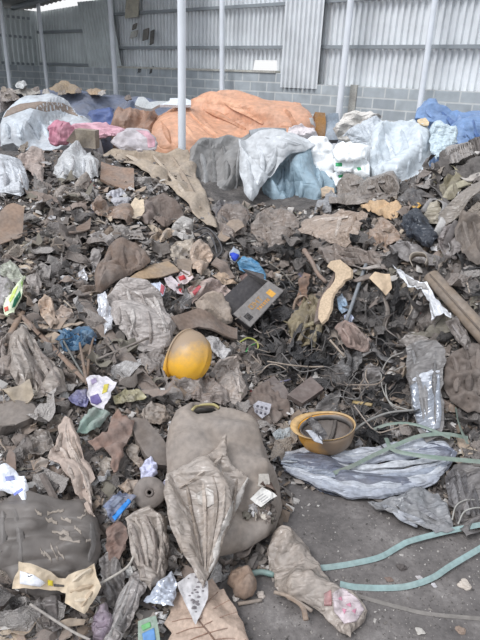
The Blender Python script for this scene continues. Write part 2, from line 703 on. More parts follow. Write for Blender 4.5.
def folds(o, curves, m, wpx=4.0, rel=0.55, name='fold'):
    """raised folds of the sheet o running along photo paths"""
    nr = SURF[o.name][1]
    for i, pl in enumerate(curves):
        q = parse(pl)
        fine = []
        for k in range(len(q) - 1):
            for t in np.linspace(0, 1, 4)[:-1]:
                fine.append((q[k][0] + (q[k + 1][0] - q[k][0]) * t, q[k][1] + (q[k + 1][1] - q[k][1]) * t))
        fine.append(q[-1])
        C_ = on_surface(o, fine, 0.0, 1)
        C_ = [np.mean(C_[max(0, k - 1):k + 2], axis=0) for k in range(len(C_))]
        C_ = catmull(C_, 2)
        ra = wpx * 0.5 * np.linalg.norm(C_[len(C_) // 2] - ORG) / F
        nC = len(C_)
        V, Fc = [], []
        for k in range(nC):
            t = C_[min(k + 1, nC - 1)] - C_[max(k - 1, 0)]
            t = t / (np.linalg.norm(t) + 1e-9)
            u_ = nr - t * (nr @ t)
            u_ /= np.linalg.norm(u_) + 1e-9
            s_ = np.cross(t, u_)
            w = math.sin(math.pi * min(max((k + .3) / nC, .02), .98)) ** .6 * (1 + .25 * math.sin(k * .8 + i * 2.1))
            sh_ = .5 * math.sin(k * .45 + i * 1.7)
            for a_, hh in ((1.0, -.12), (.62, .42), (.2 + sh_ * .4, 1.0), (-.1 + sh_ * .4, .95), (-.6, .38), (-1.0, -.12)):
                V.append(C_[k] + (s_ * a_ * ra + u_ * hh * ra * rel * 2) * w)
        for k in range(nC - 1):
            for j in range(5):
                a_ = k * 6 + j
                Fc.append((a_, a_ + 6, a_ + 7, a_ + 1))
            Fc.append((k * 6, k * 6 + 5, k * 6 + 11, k * 6 + 6))
        Fc += [tuple(range(6)), tuple(range((nC - 1) * 6, nC * 6))[::-1]]
        f_ = link(name, V, Fc, m[i % len(m)] if isinstance(m, list) else m, o, True)
        f_.data.set_sharp_from_angle(angle=math.radians(50))
# ------------------------------------------------------------------ the shed
def floor_material():
    m = bpy.data.materials.new('concrete_floor_material')
    m.use_nodes = True
    nt = m.node_tree
    b = nt.nodes['Principled BSDF']
    tc = nt.nodes.new('ShaderNodeTexCoord')
    n1 = node(nt, 'ShaderNodeTexNoise', Scale=4.5, Detail=7.0, Roughness=0.7)
    n2 = node(nt, 'ShaderNodeTexNoise', Scale=45.0, Detail=4.0, Roughness=0.7)
    n3 = node(nt, 'ShaderNodeTexVoronoi', Scale=70.0)
    for n in (n1, n2, n3):
        nt.links.new(tc.outputs['Object'], n.inputs['Vector'])
    c = ramp(nt, n1.outputs['Fac'], [(0.36, lin((94, 89, 87))), (0.55, lin((116, 110, 107))), (0.70, lin((150, 144, 140)))])
    c2 = ramp(nt, n2.outputs['Fac'], [(0.3, (0.74, 0.74, 0.74, 1)), (0.72, (1.2, 1.2, 1.2, 1))])
    c = mixc(nt, 1.0, c, c2, 'MULTIPLY')
    f3 = ramp(nt, n3.outputs['Distance'], [(0.06, (0.5, 0.5, 0.5, 1)), (0.16, (0, 0, 0, 1))])
    c = mixc(nt, f3, c, lin((160, 152, 146)))
    nt.links.new(c, b.inputs['Base Color'])
    b.inputs['Roughness'].default_value = 0.85
    bp = node(nt, 'ShaderNodeBump', Strength=0.5, Distance=0.008)
    nt.links.new(n2.outputs['Fac'], bp.inputs['Height'])
    nt.links.new(bp.outputs[0], b.inputs['Normal'])
    return m


def soil_material():
    m = bpy.data.materials.new('dirt_material')
    m.use_nodes = True
    nt = m.node_tree
    b = nt.nodes['Principled BSDF']
    tc = nt.nodes.new('ShaderNodeTexCoord')
    n1 = node(nt, 'ShaderNodeTexNoise', Scale=6.0, Detail=8.0, Roughness=0.75)
    n2 = node(nt, 'ShaderNodeTexNoise', Scale=60.0, Detail=4.0, Roughness=0.7)
    for n in (n1, n2):
        nt.links.new(tc.outputs['Object'], n.inputs['Vector'])
    c = ramp(nt, n1.outputs['Fac'], [(0.34, lin((76, 72, 70))), (0.5, lin((102, 97, 94))), (0.66, lin((130, 123, 118)))])
    c2 = ramp(nt, n2.outputs['Fac'], [(0.3, (0.6, 0.6, 0.6, 1)), (0.7, (1.3, 1.3, 1.3, 1))])
    c = mixc(nt, 1.0, c, c2, 'MULTIPLY')
    nt.links.new(c, b.inputs['Base Color'])
    b.inputs['Roughness'].default_value = 0.95
    bp = node(nt, 'ShaderNodeBump', Strength=0.8, Distance=0.02)
    nt.links.new(n2.outputs['Fac'], bp.inputs['Height'])
    nt.links.new(bp.outputs[0], b.inputs['Normal'])
    return m


v, f = box_vf((-16, -4, -0.2), (32, 0, 0), (0, 26, 0), (0, 0, 0.2))
struct('floor', v, f, floor_material())

# back wall frame: local x runs along the wall from the far corner, local y points out of the shed, z up
WC = np.array([-5.45, 15.5, 0.0])
WD = np.array([0.755, -0.656, 0.0])
WD /= np.linalg.norm(WD)
WO = np.array([-WD[1], WD[0], 0.0])           # outward
WLEN = 15.0


def wall_x(px, py=70):
    d = rays([(px, py)])[0]
    # (ORG + t d - WC) . WO = 0
    t = ((WC - ORG) @ WO) / (d @ WO)
    return (ORG + d * t - WC) @ WD, (ORG + d * t)


def place_wall(o, origin, dx):
    o.matrix_world = Matrix.Translation(origin) @ Matrix.Rotation(math.atan2(dx[1], dx[0]), 4, 'Z')


def block_material(c1, c2, cm):
    m = bpy.data.materials.new('concrete_block_material')
    m.use_nodes = True
    nt = m.node_tree
    b = nt.nodes['Principled BSDF']
    tc = nt.nodes.new('ShaderNodeTexCoord')
    sx = nt.nodes.new('ShaderNodeSeparateXYZ')
    cx = nt.nodes.new('ShaderNodeCombineXYZ')
    nt.links.new(tc.outputs['Object'], sx.inputs[0])
    nt.links.new(sx.outputs['X'], cx.inputs['X'])
    nt.links.new(sx.outputs['Z'], cx.inputs['Y'])
    br = nt.nodes.new('ShaderNodeTexBrick')
    nt.links.new(cx.outputs[0], br.inputs['Vector'])
    br.inputs['Color1'].default_value = lin(c1)
    br.inputs['Color2'].default_value = lin(c2)
    br.inputs['Mortar'].default_value = lin(cm)
    br.inputs['Scale'].default_value = 1.0
    br.inputs['Mortar Size'].default_value = 0.012
    br.inputs['Brick Width'].default_value = 0.38
    br.inputs['Row Height'].default_value = 0.153
    n = node(nt, 'ShaderNodeTexNoise', Scale=5.0, Detail=6.0)
    nt.links.new(tc.outputs['Object'], n.inputs['Vector'])
    c2_ = ramp(nt, n.outputs['Fac'], [(0.3, (0.8, 0.8, 0.8, 1)), (0.7, (1.1, 1.1, 1.1, 1))])
    nt.links.new(mixc(nt, 1.0, br.outputs['Color'], c2_, 'MULTIPLY'), b.inputs['Base Color'])
    b.inputs['Roughness'].default_value = 0.9
    bp = node(nt, 'ShaderNodeBump', Strength=0.4, Distance=0.01, invert=True)
    nt.links.new(br.outputs['Fac'], bp.inputs['Height'])
    nt.links.new(bp.outputs[0], b.inputs['Normal'])
    return m


def steel_material(name, c, rough=0.45, metal=0.2, vs=0.0):
    m = bpy.data.materials.new(name)
    m.use_nodes = True
    nt = m.node_tree
    b = nt.nodes['Principled BSDF']
    tc = nt.nodes.new('ShaderNodeTexCoord')
    n = node(nt, 'ShaderNodeTexNoise', Scale=2.5, Detail=5.0)
    nt.links.new(tc.outputs['Object'], n.inputs['Vector'])
    f = ramp(nt, n.outputs['Fac'], [(0.3, (0.84, 0.84, 0.84, 1)), (0.7, (1.06, 1.06, 1.06, 1))])
    nt.links.new(mixc(nt, 1.0, lin(c), f, 'MULTIPLY'), b.inputs['Base Color'])
    b.inputs['Roughness'].default_value = rough
    b.inputs['Metallic'].default_value = metal
    return m


BLOCK = block_material((182, 188, 191), (162, 168, 172), (205, 207, 205))
SHEET = steel_material('galvanised_sheet_material', (232, 234, 235))
SHEET_OLD = steel_material('old_galvanised_sheet_material', (206, 211, 210), 0.55)
PURLIN = steel_material('purlin_material', (150, 155, 158))
POST = steel_material('painted_post_material', (236, 239, 243), 0.4, 0.0)
ROOF = steel_material('roof_sheet_material', (150, 152, 150), 0.6)


def corrugated(x0, x1, zb, zt, y=0.0, pitch=0.1, dep=0.03, t=0.002):
    """trapezoid sheet in wall space; zb and zt are functions of x"""
    xs, ys = [], []
    k = 0
    while x0 + k * pitch < x1:
        for dx, dy in ((0, 0), (0.40, 0), (0.52, 1), (0.86, 1)):
            xs.append(x0 + (k + dx) * pitch)
            ys.append(y + dy * dep)
        k += 1
    V, Fc = [], []
    for q in (0, 1):
        for x, yy in zip(xs, ys):
            V.append((x, yy + q * t, zb(x)))
            V.append((x, yy + q * t, zt(x)))
    n = len(xs)
    for i in range(n - 1):
        a = 2 * i
        Fc.append((a, a + 2, a + 3, a + 1))
        a += 2 * n
        Fc.append((a, a + 1, a + 3, a + 2))
    return V, Fc


XSTEP = wall_x(300)[0]
v0, f0 = box_vf((-0.1, 0, 0), (XSTEP + 0.1, 0, 0), (0, 0.14, 0), (0, 0, 1.68))
v1, f1 = box_vf((XSTEP, 0, 0), (WLEN - XSTEP, 0, 0), (0, 0.14, 0), (0, 0, 1.53))
wall = struct('wall_back', list(v0) + list(v1), f0 + [tuple(i + 8 for i in q) for q in f1], BLOCK)
place_wall(wall, WC, WD)


def wall_child(name, V, Fc, m, parent=wall, smooth=False):
    me = bpy.data.meshes.new(name)
    me.from_pydata([tuple(q) for q in V], [], [tuple(q) for q in Fc])
    me.materials.append(m)
    o = bpy.data.objects.new(name, me)
    COL.objects.link(o)
    o.parent = parent
    return o


XW0, XW1 = wall_x(247)[0], wall_x(270)[0]
XP = wall_x(112)[0]
wall_child('metal_sheet', *corrugated(XP, WLEN, lambda x: 1.88 if XW0 < x < XW1 else (1.66 if x < XSTEP else 1.50), lambda x: 3.75, 0.15, 0.1, 0.042), SHEET)
wall_child('old_metal_sheet', *corrugated(0, XP + 0.03, lambda x: 1.66, lambda x: 2.88 + 0.04 * x, 0.15, 0.13, 0.022), SHEET_OLD)
XA, XB = wall_x(283)[0], wall_x(317)[0]
wall_child('overlapping_sheet', *corrugated(XA, XB, lambda x: 1.46, lambda x: 3.6, -0.05, 0.092, 0.045), SHEET)
for z in (2.08, 2.72, 3.3):
    wall_child('purlin', *box_vf((XP, 0.08, z - 0.025), (WLEN - XP - 0.2, 0, 0), (0, 0.06, 0), (0, 0, 0.05)), PURLIN)
for z in (1.72, 2.43):
    wall_child('purlin', *box_vf((0.05, 0.08, z - 0.03), (XP - 0.1, 0, 0), (0, 0.06, 0), (0, 0, 0.06)), PURLIN)
wall_child('ledge', *box_vf((XP, -0.02, 1.68), (XSTEP - XP - 0.5, 0, 0), (0, 0.14, 0), (0, 0, 0.035)), mat((200, 198, 188), 'card'))
# loose darker sheet leaning in front of the wall
XL0, XL1 = wall_x(92)[0], wall_x(128)[0]


def lean(V):
    return [(x - (2.4 - z) * -0.28 * (1 if z < 2.4 else 0.55), y, z) for x, y, z in V]


V, Fc = corrugated(XL0 - 0.35, XL1 - 0.55, lambda x: 1.62, lambda x: 3.0, 0.02, 0.11, 0.025)
lo = wall_child('loose_sheet', lean(V), Fc, SHEET_OLD)
# beige board and torn strips behind the hole in the sheets
V, Fc = box_vf((wall_x(126)[0], 0.02, 2.62), (0.42, 0, 0.02), (0, 0.02, 0), (0.1, 0, 0.62))
wall_child('patch_board', V, Fc, mat((196, 190, 172), 'card'))
for px, z, w_, h_, c in ((131, 2.25, .2, .12, (190, 188, 180)), (143, 2.2, .16, .2, (120, 118, 112)), (150, 2.12, .1, .25, (96, 96, 92)), (137, 1.58, .13, .1, (60, 60, 60)), (149, 1.58, .09, .12, (60, 60, 60)), (133, 2.4, .12, .1, (110, 108, 102))):
    V, Fc = box_vf((wall_x(px)[0], -0.0, z), (w_, 0, 0.03), (0, 0.03, 0), (0.04, 0, h_))
    wall_child('torn_strip', V, Fc, mat(c, 'card'))

# left side wall, from the far corner towards the viewer
LW = -WO
side = struct('wall_left', *box_vf((0, 0, 0), (7, 0, 0), (0, 0.14, 0), (0, 0, 1.66)), BLOCK)
place_wall(side, WC, LW)
side_dir = LW
V, Fc = corrugated(-0.2, 7, lambda x: 1.64, lambda x: 2.90, -0.02, 0.13, 0.022)
wall_child('old_metal_sheet', V, Fc, SHEET_OLD, side)
for z in (1.70, 2.3, 2.72):
    wall_child('purlin', *box_vf((0.02, 0.0, z - 0.03), (6.9, 0, 0), (0, -0.08, 0), (0, 0, 0.06)), PURLIN, side)

# roof over the far bay, higher towards the middle so that daylight shows over the wall
C0 = WC + np.array([0, 0, 3.36])


def roof_pt(a, b):
    return WC + WD * a - WO * b + np.array([0, 0, 2.93 + 0.085 * max(a, 0) + 0.055 * max(b, 0)])


nA, nB = 70, 2
V = []
for q in (0, 0.03):
    for i in range(nA + 1):
        for j in range(nB + 1):
            p = roof_pt(-0.6 + 6.6 * i / nA, -0.04 + 3.1 * j / nB)
            V.append(p + np.array([0, 0, q + (0.03 if i % 2 else 0)]))
Fc = []
M2 = (nA + 1) * (nB + 1)
for i in range(nA):
    for j in range(nB):
        a = i * (nB + 1) + j
        Fc.append((a, a + nB + 1, a + nB + 2, a + 1))
        Fc.append((a + M2, a + M2 + 1, a + M2 + nB + 2, a + M2 + nB + 1))
roof = struct('roof', V, Fc, ROOF)
for b_ in (0.5, 1.6, 2.7):
    p0, p1 = roof_pt(0, b_), roof_pt(6, b_)
    v, f = box_vf(p0 + np.array([0, 0, -0.1]), p1 - p0, WO * 0.06, (0, 0, 0.09))
    link('purlin', v, f, PURLIN, roof)

# ------------------------------------------------------------------ posts


def post(px0, py0, px1, py1, y, r, label, plate=True, ytop=None):
    a, b = at_y(px1, py1, y), at_y(px0, py0, ytop or y)
    d = (b - a) / (b[2] - a[2])
    foot = a - d * a[2]
    top = a + d * (3.5 - a[2])
    t = empty('steel_post', foot)
    V, Fc = sweep_vf([foot + (top - foot) * i / 6 for i in range(7)], r, seg=16, up=(0, 1, 0))
    link('shaft', V, Fc, POST, t)
    if plate:
        v, f = box_vf(foot + np.array([-r * 1.8, -r * 1.8, 0]), (r * 3.6, 0, 0), (0, r * 3.6, 0), (0, 0, 0.012))
        link('base_plate', v, f, POST, t)
    tag(t, label, 'post', 'steel posts of the shed')
    return t


post(181.5, 5, 182, 147, 5.9, 0.039, 'pale grey round steel post standing in front of the orange tarp')
for (x0, y0, x1, y1, r, lb) in (
        (222, 0, 222, 93, .045, 'slim pale steel post against the block wall above the orange tarp'),
        (351, 0, 338, 122, .05, 'leaning pale steel post rising behind the pile of white sacks'),
        (435, 0, 420, 105, .04, 'leaning pale steel post at the upper end of the blue tarp'),
        (110, 0, 116, 92, .055, 'pale steel post in front of the leaning dark metal sheet'),
        (39, 13, 47, 84, .045, 'pale steel post at the far corner of the shed')):
    w0, w1 = wall_x(x0, y0)[1], wall_x(x1, y1)[1]
    k = 0.972
    post(x0, y0, x1, y1, w1[1] * k, r, lb, True, w0[1] * k)
p0 = WC + LW * 1.75
post(1, 10, 9.5, 82, p0[1] - 0.1, .045, 'pale steel post against the side wall, beyond the grey tarp')
# brackets and a pale conduit on the wall
x_, w_ = wall_x(353, 100)
wall_child('mortar_pier', *box_vf((x_ - 0.06, -0.02, 0.6), (0.12, 0, 0), (0, 0.03, 0), (0, 0, 0.95)), mat((190, 188, 180), 'card'))

# ------------------------------------------------------------------ the dirt core of the heap
SX, SY, SS = (-4.6, 4.6), (0.5, 7.7), 0.03
nx, ny = int((SX[1] - SX[0]) / SS), int((SY[1] - SY[0]) / SS)
xx, yy = np.meshgrid(np.linspace(*SX, nx), np.linspace(*SY, ny))
zz = height(xx, yy)
nz = np.zeros_like(zz)
for j in range(ny):
    for i in range(nx):
        q = (xx[j, i], yy[j, i], 0.0)
        nz[j, i] = noise.noise((q[0] * 6, q[1] * 6, 0)) * 0.6 + noise.noise((q[0] * 15, q[1] * 15, 3)) * 0.45 + abs(noise.noise((q[0] * 30, q[1] * 30, 7))) * 0.4
zz = zz + nz * 0.035 * np.clip((zz + 0.03) / 0.12, 0.0, 1.0) - 0.012
V = np.stack([xx, yy, zz], -1).reshape(-1, 3)
Fc = [(j * nx + i, j * nx + i + 1, (j + 1) * nx + i + 1, (j + 1) * nx + i) for j in range(ny - 1) for i in range(nx - 1)
      if (np.array([xx[j, i + 1], yy[j + 1, i], 0]) - WC) @ WO < -0.35 and zz[j:j + 2, i:i + 2].max() > -0.03]
SOIL = soil_material()
soil = link('dirt', V, Fc, SOIL, None, True, center=False)
tag(soil, 'dark dusty soil under the whole rubbish heap', 'dirt', None, 'stuff')

# ------------------------------------------------------------------ daylight
world = bpy.data.worlds.new('world')
SC.world = world
world.use_nodes = True
wn = world.node_tree
bg = wn.nodes['Background']
tcw = wn.nodes.new('ShaderNodeTexCoord')
dpw = node(wn, 'ShaderNodeVectorMath', operation='DOT_PRODUCT')
wn.links.new(tcw.outputs['Generated'], dpw.inputs[0])
dpw.inputs[1].default_value = Vector((-0.45, -0.45, 0.77)).normalized()
wmr = node(wn, 'ShaderNodeMapRange')
wn.links.new(dpw.outputs['Value'], wmr.inputs['Value'])
wmr.inputs['From Min'].default_value = -1.0
wr = ramp(wn, wmr.outputs['Result'], [(0.40, (0.98, 0.99, 1.0, 1)), (0.46, (0.54, 0.58, 0.64, 1)), (0.55, (0.62, 0.67, 0.74, 1)), (1.0, (1.08, 1.16, 1.28, 1))])
wn.links.new(wr, bg.inputs['Color'])
bg.inputs['Strength'].default_value = 1.0
sun = bpy.data.lights.new('daylight', 'SUN')
sun.energy = 2.1
sun.angle = math.radians(26)
sun.color = (0.98, 0.985, 1.0)
so = bpy.data.objects.new('daylight', sun)
COL.objects.link(so)
so.rotation_euler = Vector((0.50, 0.42, -0.85)).to_track_quat('-Z', 'Y').to_euler()
SC.view_settings.view_transform = 'Standard'
SC.view_settings.look = 'None'
SC.view_settings.exposure = 0.0
SC.view_settings.gamma = 1.0
# ------------------------------------------------------------------ covered piles and sacks behind the heap


def H(name, label, cat, poly, col, kind='film', group=None, dust=None, **kw):
    dc = kw.pop('dustcol', DUST)
    if 'depth' in kw and 'bulge' in kw:
        kw['bulge'] *= .45
    if kind in ('tarp',):
        kw['amp'] = kw.get('amp', 1) * 1.1
    return patch(name, poly, mat(col, kind, dust, dc), label, cat, group, **kw)


# piles under sheets: depth = distance of the lower and the upper edge from the viewer
H('tarpaulin', 'blue-grey tarp over the low pile beyond the silver tarp', 'tarp',
  '14,99 30,92 52,90 70,90 100,94 122,96 160,103 190,104 190,116 150,124 112,130 96,134 60,130 30,120', (116, 124, 144), 'tarp',
  depth=(8.0, 10.2), back=(0.7, 0.3), bulge=0.12, style='cloth', amp=0.35, dust=0.25)
H('tarpaulin', 'bright blue fold of plastic sheet at the foot of the blue-grey tarp', 'tarp',
  '86,114 100,110 114,108 113,118 110,128 98,128', (84, 100, 146), 'tarp', depth=(7.5, 8.0), style='fold', amp=0.6, dust=0.1, bulge=0.02)
H('tarpaulin', 'silver tarp with a dusty brown top covering a low pile', 'tarp',
  '0,136 0,118 5,109 16,103 34,100 52,100 68,103 82,112 93,122 98,133 96,146 70,148 40,146 0,146', (204, 209, 214), 'tarp',
  depth=(6.4, 7.4), back=(0.5, 0.3), bulge=0.15, style='fold', amp=0.75, ang=1.35, dust=0.35, n=900)
o = SURF and [x for x in COL.objects if x.name.startswith('tarpaulin')][-1]
decal(o, 'dust_patch', '3,118 8,109 20,104 40,101.5 62,103 76,110 84,118 70,114 58,110 46,112 30,108 16,113', mat((150, 134, 122), 'cloth'), 'brown dust lying along the crest', n=160)
H('tarpaulin', 'rust-brown end of a tarp beside the blue-grey tarp', 'tarp',
  '111,126 114,114 120,108 140,108 156,112 160,120 156,136 140,134 124,130', (158, 124, 104), 'tarp', depth=(6.9, 7.3), back=(0.3, 0.4),
  bulge=0.08, style='fold', amp=0.9, ang=1.5, dust=0.3)
H('tarpaulin', 'large orange tarp draped over a long pile', 'tarp',
  '150,150 152,128 156,114 178,108 192,103 208,98 222,94 236,95 250,100 264,104 290,106 300,104 311,111 317,122 315,134 308,140 290,140 262,150 225,152 195,156 170,156',
  (218, 164, 132), 'tarp', depth=(6.2, 7.6), back=(0.8, 0.35), bulge=0.22, style='fold', amp=0.42, ang=2.7, dust=0.22, n=1500)
o = [x for x in COL.objects if x.name.startswith('tarpaulin')][-1]
decal(o, 'patch', '309,118 316,118 316.5,127 311,124', mat((214, 214, 212), 'tarp'), 'white patch at the end of the tarp')
H('window_frame', 'grey plank frame lying on top of the orange tarp', 'frame', '135,107 139,101 144,101 150,105 167,102 171,100 171,104 152,109 142,108',
  (188, 190, 190), 'wood', depth=(6.9, 7.1), style='flat', amp=0.5, thick=0.03, dust=0.1)
H('board', 'white board lying on the orange tarp behind the standing post', 'board', '160,108 170,104 170,99 182,98 191,101 191,106 178,107',
  (222, 226, 230), 'paper', depth=(6.8, 7.1), style='flat', amp=0.4, thick=0.03, dust=0.05)
H('crate', 'ochre crate standing at the end of the orange tarp', 'crate', '315,112 325,113 326,122 325,139 315,139', (178, 132, 78), 'card',
  depth=(7.2, 7.3), style='flat', amp=0.4, thick=0.25)
H('panel', 'blue-grey panel between the ochre crate and the leaning post', 'panel', '323,120 327,115 338,114 340,128 338,141 323,141', (158, 170, 182), 'hard',
  depth=(7.2, 7.35), style='flat', amp=0.4, thick=0.12)
H('tarpaulin', 'blue tarp hung over the block wall in the corner', 'tarp',
  '414,116 418,107 424,104 434,104 448,108 462,110 480,107 500,106 500,150 480,150 462,146 452,132 440,120 426,119', (122, 150, 190), 'tarp',
  depth=(5.9, 6.9), back=(0.4, 0.4), bulge=0.1, style='fold', amp=0.7, ang=0.6, dust=0.12, n=700)
# junk along the far crest
for lb, nm, ct, pl, c, k in (
        ('small white bundle near the far corner post', 'bundle', 'bundle', '15,85 19,81 25,81 27,85 23,88 16,88', (214, 214, 212), 'film'),
        ('low brown mound of sacking under the far corner post', 'sacking', 'sack', '48,89 56,82 66,80 74,84 82,88 78,92 56,92', (158, 140, 118), 'cloth'),
        ('grey plank pile at the edge of the blue-grey tarp', 'plank', 'plank', '10,91 24,87 40,88 40,93 24,95', (176, 170, 162), 'wood'),
        ('tan cardboard strip on the blue-grey tarp', 'cardboard', 'cardboard', '86,90 96,88 106,90 104,94 90,94', (176, 152, 126), 'card'),
        ('pinkish sheet bits beyond the silver tarp', 'plastic_sheet', 'plastic sheet', '0,92 8,88 16,91 20,98 8,101 0,101', (160, 148, 140), 'film'),
        ('dark sack on the pile left of the silver tarp', 'sack', 'sack', '0,99 12,97 24,98 30,103 16,106 0,112', (110, 102, 100), 'film')):
    H(nm, lb, ct, pl, c, k, depth=(9.3, 9.8), bulge=0.05, style='film', amp=0.7, n=120)
# rubble bits in front of the block wall, one by one
for i, (px, py, w_) in enumerate(((4, 90, 8), (36, 89, 7), (46, 92, 8), (62, 93, 9), (78, 91, 7), (102, 93, 8), (8, 96, 8), (128, 98, 8), (200, 99, 10))):
    H('rubble_scrap', 'small scrap on the far pile below the block wall', 'scrap',
      [(px - w_ / 2, py + 1), (px - w_ / 4, py - 2), (px + w_ / 3, py - 2.2), (px + w_ / 2, py + 1), (px, py + 2.4)],
      ((150, 138, 126), (126, 116, 110), (182, 176, 170))[i % 3], 'cloth', 'scraps on the far pile', depth=(9.0, 9.2), bulge=0.03, n=60)

# sacks and boxes on the far edge of the heap
H('sack', 'pink woven sack leaning on the silver tarp', 'sack', '48,136 49,125 55,120 66,121 74,127 74,138 68,145 56,146 50,143', (196, 128, 146), 'tarp',
  depth=(5.9, 6.0), bulge=0.12, style='film', amp=0.6, dust=0.25)
H('sack', 'pale pink sack lying behind the small cardboard box', 'sack', '68,125 80,123 98,125 118,125 127,129 122,137 100,138 92,136 76,134', (222, 172, 184), 'tarp',
  depth=(6.0, 6.2), bulge=0.08, style='fold', ang=0.1, amp=0.6, dust=0.2)
b = H('cardboard_box', 'small open cardboard box beside the pink sack', 'box', '75,129 95,131 96,149 78,147', (158, 146, 130), 'card', depth=(5.75, 5.75), style='flat', amp=0.3, thick=0.16)
decal(b, 'side_flap', '67,141 75,129 77,146', mat((128, 112, 98), 'card'))
patch('side_flap', '66,141 75.5,129 78,147', mat((128, 112, 98), 'card'), parent=b, depth=(5.74, 5.78), style='flat', amp=0.2, thick=0.01)
H('sack', 'grey sack with a pink side on the heap crest left of the orange tarp', 'sack', '111,142 116,134 126,129 140,128 150,131 157,138 156,148 142,152 122,151', (192, 184, 186), 'tarp',
  depth=(5.6, 5.8), bulge=0.12, style='film', amp=0.6, dust=0.3)
o = [x for x in COL.objects if x.name.startswith('sack')][-1]
decal(o, 'pink_side', '136,130 148,131 155,139 155,147 148,148 147,138', mat((224, 172, 184), 'tarp'), 'pink side of the sack')
H('concrete_block', 'grey concrete block on the orange tarp above the silver flap', 'block', '249,131 262,128 286,129 287,138 270,141 252,140', (164, 167, 170), 'card',
  depth=(6.0, 6.05), style='flat', amp=0.3, thick=0.2, dust=0.1)
H('tarpaulin', 'dusty dark grey tarp hanging left of the silver flap', 'tarp',
  '189,152 198,143 212,139 228,135 248,134 256,150 246,162 246,190 240,203 215,202 198,203 192,184 188,164', (140, 138, 136), 'tarp',
  depth=(5.1, 5.8), back=(0.5, 0.3), bulge=0.14, style='fold', ang=1.2, amp=0.6, dust=0.3, n=800)
H('tarpaulin', 'blue-grey tarp with dark folds below the white sacks', 'tarp',
  '262,186 272,170 282,158 298,148 314,149 324,164 334,180 336,192 326,207 308,213 290,212 272,204', (146, 168, 180), 'tarp',
  depth=(4.9, 5.5), back=(0.5, 0.3), bulge=0.14, style='fold', ang=1.75, amp=0.9, dust=0.12, n=700)
H('tarpaulin', 'pale silver flap of tarp folded over the dark grey one', 'tarp',
  '240,140 252,134 268,131 290,130 306,135 316,142 304,152 290,157 280,161 272,172 262,187 252,202 244,194 240,172', (204, 206, 208), 'tarp',
  depth=(4.75, 5.5), bulge=0.08, style='fold', ang=2.3, amp=0.55, dust=0.15, thick=0.01, n=700)
H('plastic_bag', 'cream crumpled bag stacked behind the silver bags', 'bag', '333,131 344,114 356,110 372,114 382,118 368,124 354,128 348,138 338,140', (222, 216, 208), 'film',
  depth=(6.3, 6.5), bulge=0.1, amp=1.1, dust=0.1)
H('plastic_bag', 'silver-grey bag sagging in front of the cream crumpled bag', 'bag', '344,134 354,125 370,117 388,121 390,146 370,150 354,142', (202, 207, 212), 'film', depth=(5.9, 6.2), bulge=0.14, amp=0.7, dust=0.05)
H('tarpaulin', 'large pale silver tarp beside the sacks with green print', 'tarp',
  '370,140 376,127 388,123 402,120 414,118 426,125 432,138 434,152 428,168 410,184 392,181 378,178 370,162', (210, 217, 222), 'tarp',
  depth=(5.0, 5.9), back=(0.5, 0.3), bulge=0.16, style='fold', ang=1.1, amp=0.6, dust=0.06, n=900)
H('plastic_bag', 'crumpled pale teal bag below the blue tarp', 'bag', '430,128 438,121 448,122 457,130 457,141 446,149 436,158 430,146', (202, 216, 222), 'film',
  depth=(5.2, 5.6), bulge=0.1, amp=1.2, dust=0.05)
H('paper', 'tan sheet of paper on the silver tarp by the leaning post', 'paper', '417,121 425,120 429,123 428,128 420,126', (226, 202, 164), 'paper', depth=(5.5, 5.7), style='flat', thick=0.01, n=40)
H('plastic_bag', 'white and pink crumpled bag on top of the blue-grey tarp', 'bag', '286,133 290,127 302,124 314,130 319,139 306,144 292,142', (226, 216, 216), 'film',
  depth=(5.75, 5.9), bulge=0.1, amp=1.2, dust=0.1)
H('sack', 'big plain white sack standing over the blue-grey tarp', 'sack', '299,152 302,143 312,137 325,138 334,146 337,164 333,178 326,190 319,184 312,164 304,156', (252, 252, 252), 'tarp',
  depth=(5.3, 5.5), bulge=0.16, style='cloth', amp=0.35, dust=0.0)
G = mat((62, 168, 108), 'clean')
for lb, pl, pr in (
        ('white sack with a pale crease at the top of the green-print pile', '333,151 336,145 346,143 358,144 372,148 366,158 350,162 336,160', None),
        ('white sack with a green block print beside the plain white sack', '333,160 346,157 354,161 356,168 350,173 334,171', '335.5,163 342,163 342,166.5 335.5,166.5'),
        ('white sack with a small green mark in the pile by the silver tarp', '350,164 358,159 366,158 371,166 370,178 358,176 350,172', '356.5,167.5 360.5,167.5 361.5,170 358,170.5'),
        ('white sack with faint green print at the bottom of the pile', '331,176 340,171 352,172 358,179 350,187 334,187', '338,175.5 343.5,174.5 344,177 339,178')):
    s_ = H('sack', lb, 'sack', pl, (246, 248, 248), 'tarp', 'white sacks with green print', depth=(5.15, 5.35), bulge=0.1, style='cloth', amp=0.4, dust=0.0)
    if pr:
        decal(s_, 'print', pr, G, 'green print', n=20)
H('plank', 'tan offcut at the foot of the plain white sack', 'plank', '320,190 326,186 334,188 334,197 322,198', (208, 184, 156), 'card', depth=(4.9, 5.0), style='flat', thick=0.04, n=40)


def far(lb):
    return next(o for o in COL.objects if o.get('label') == lb)


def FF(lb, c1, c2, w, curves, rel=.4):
    folds(far(lb), [c.strip() for c in curves.split(';')], [mat(c1, 'tarp', .1), mat(c2, 'tarp', .1)], w, rel)


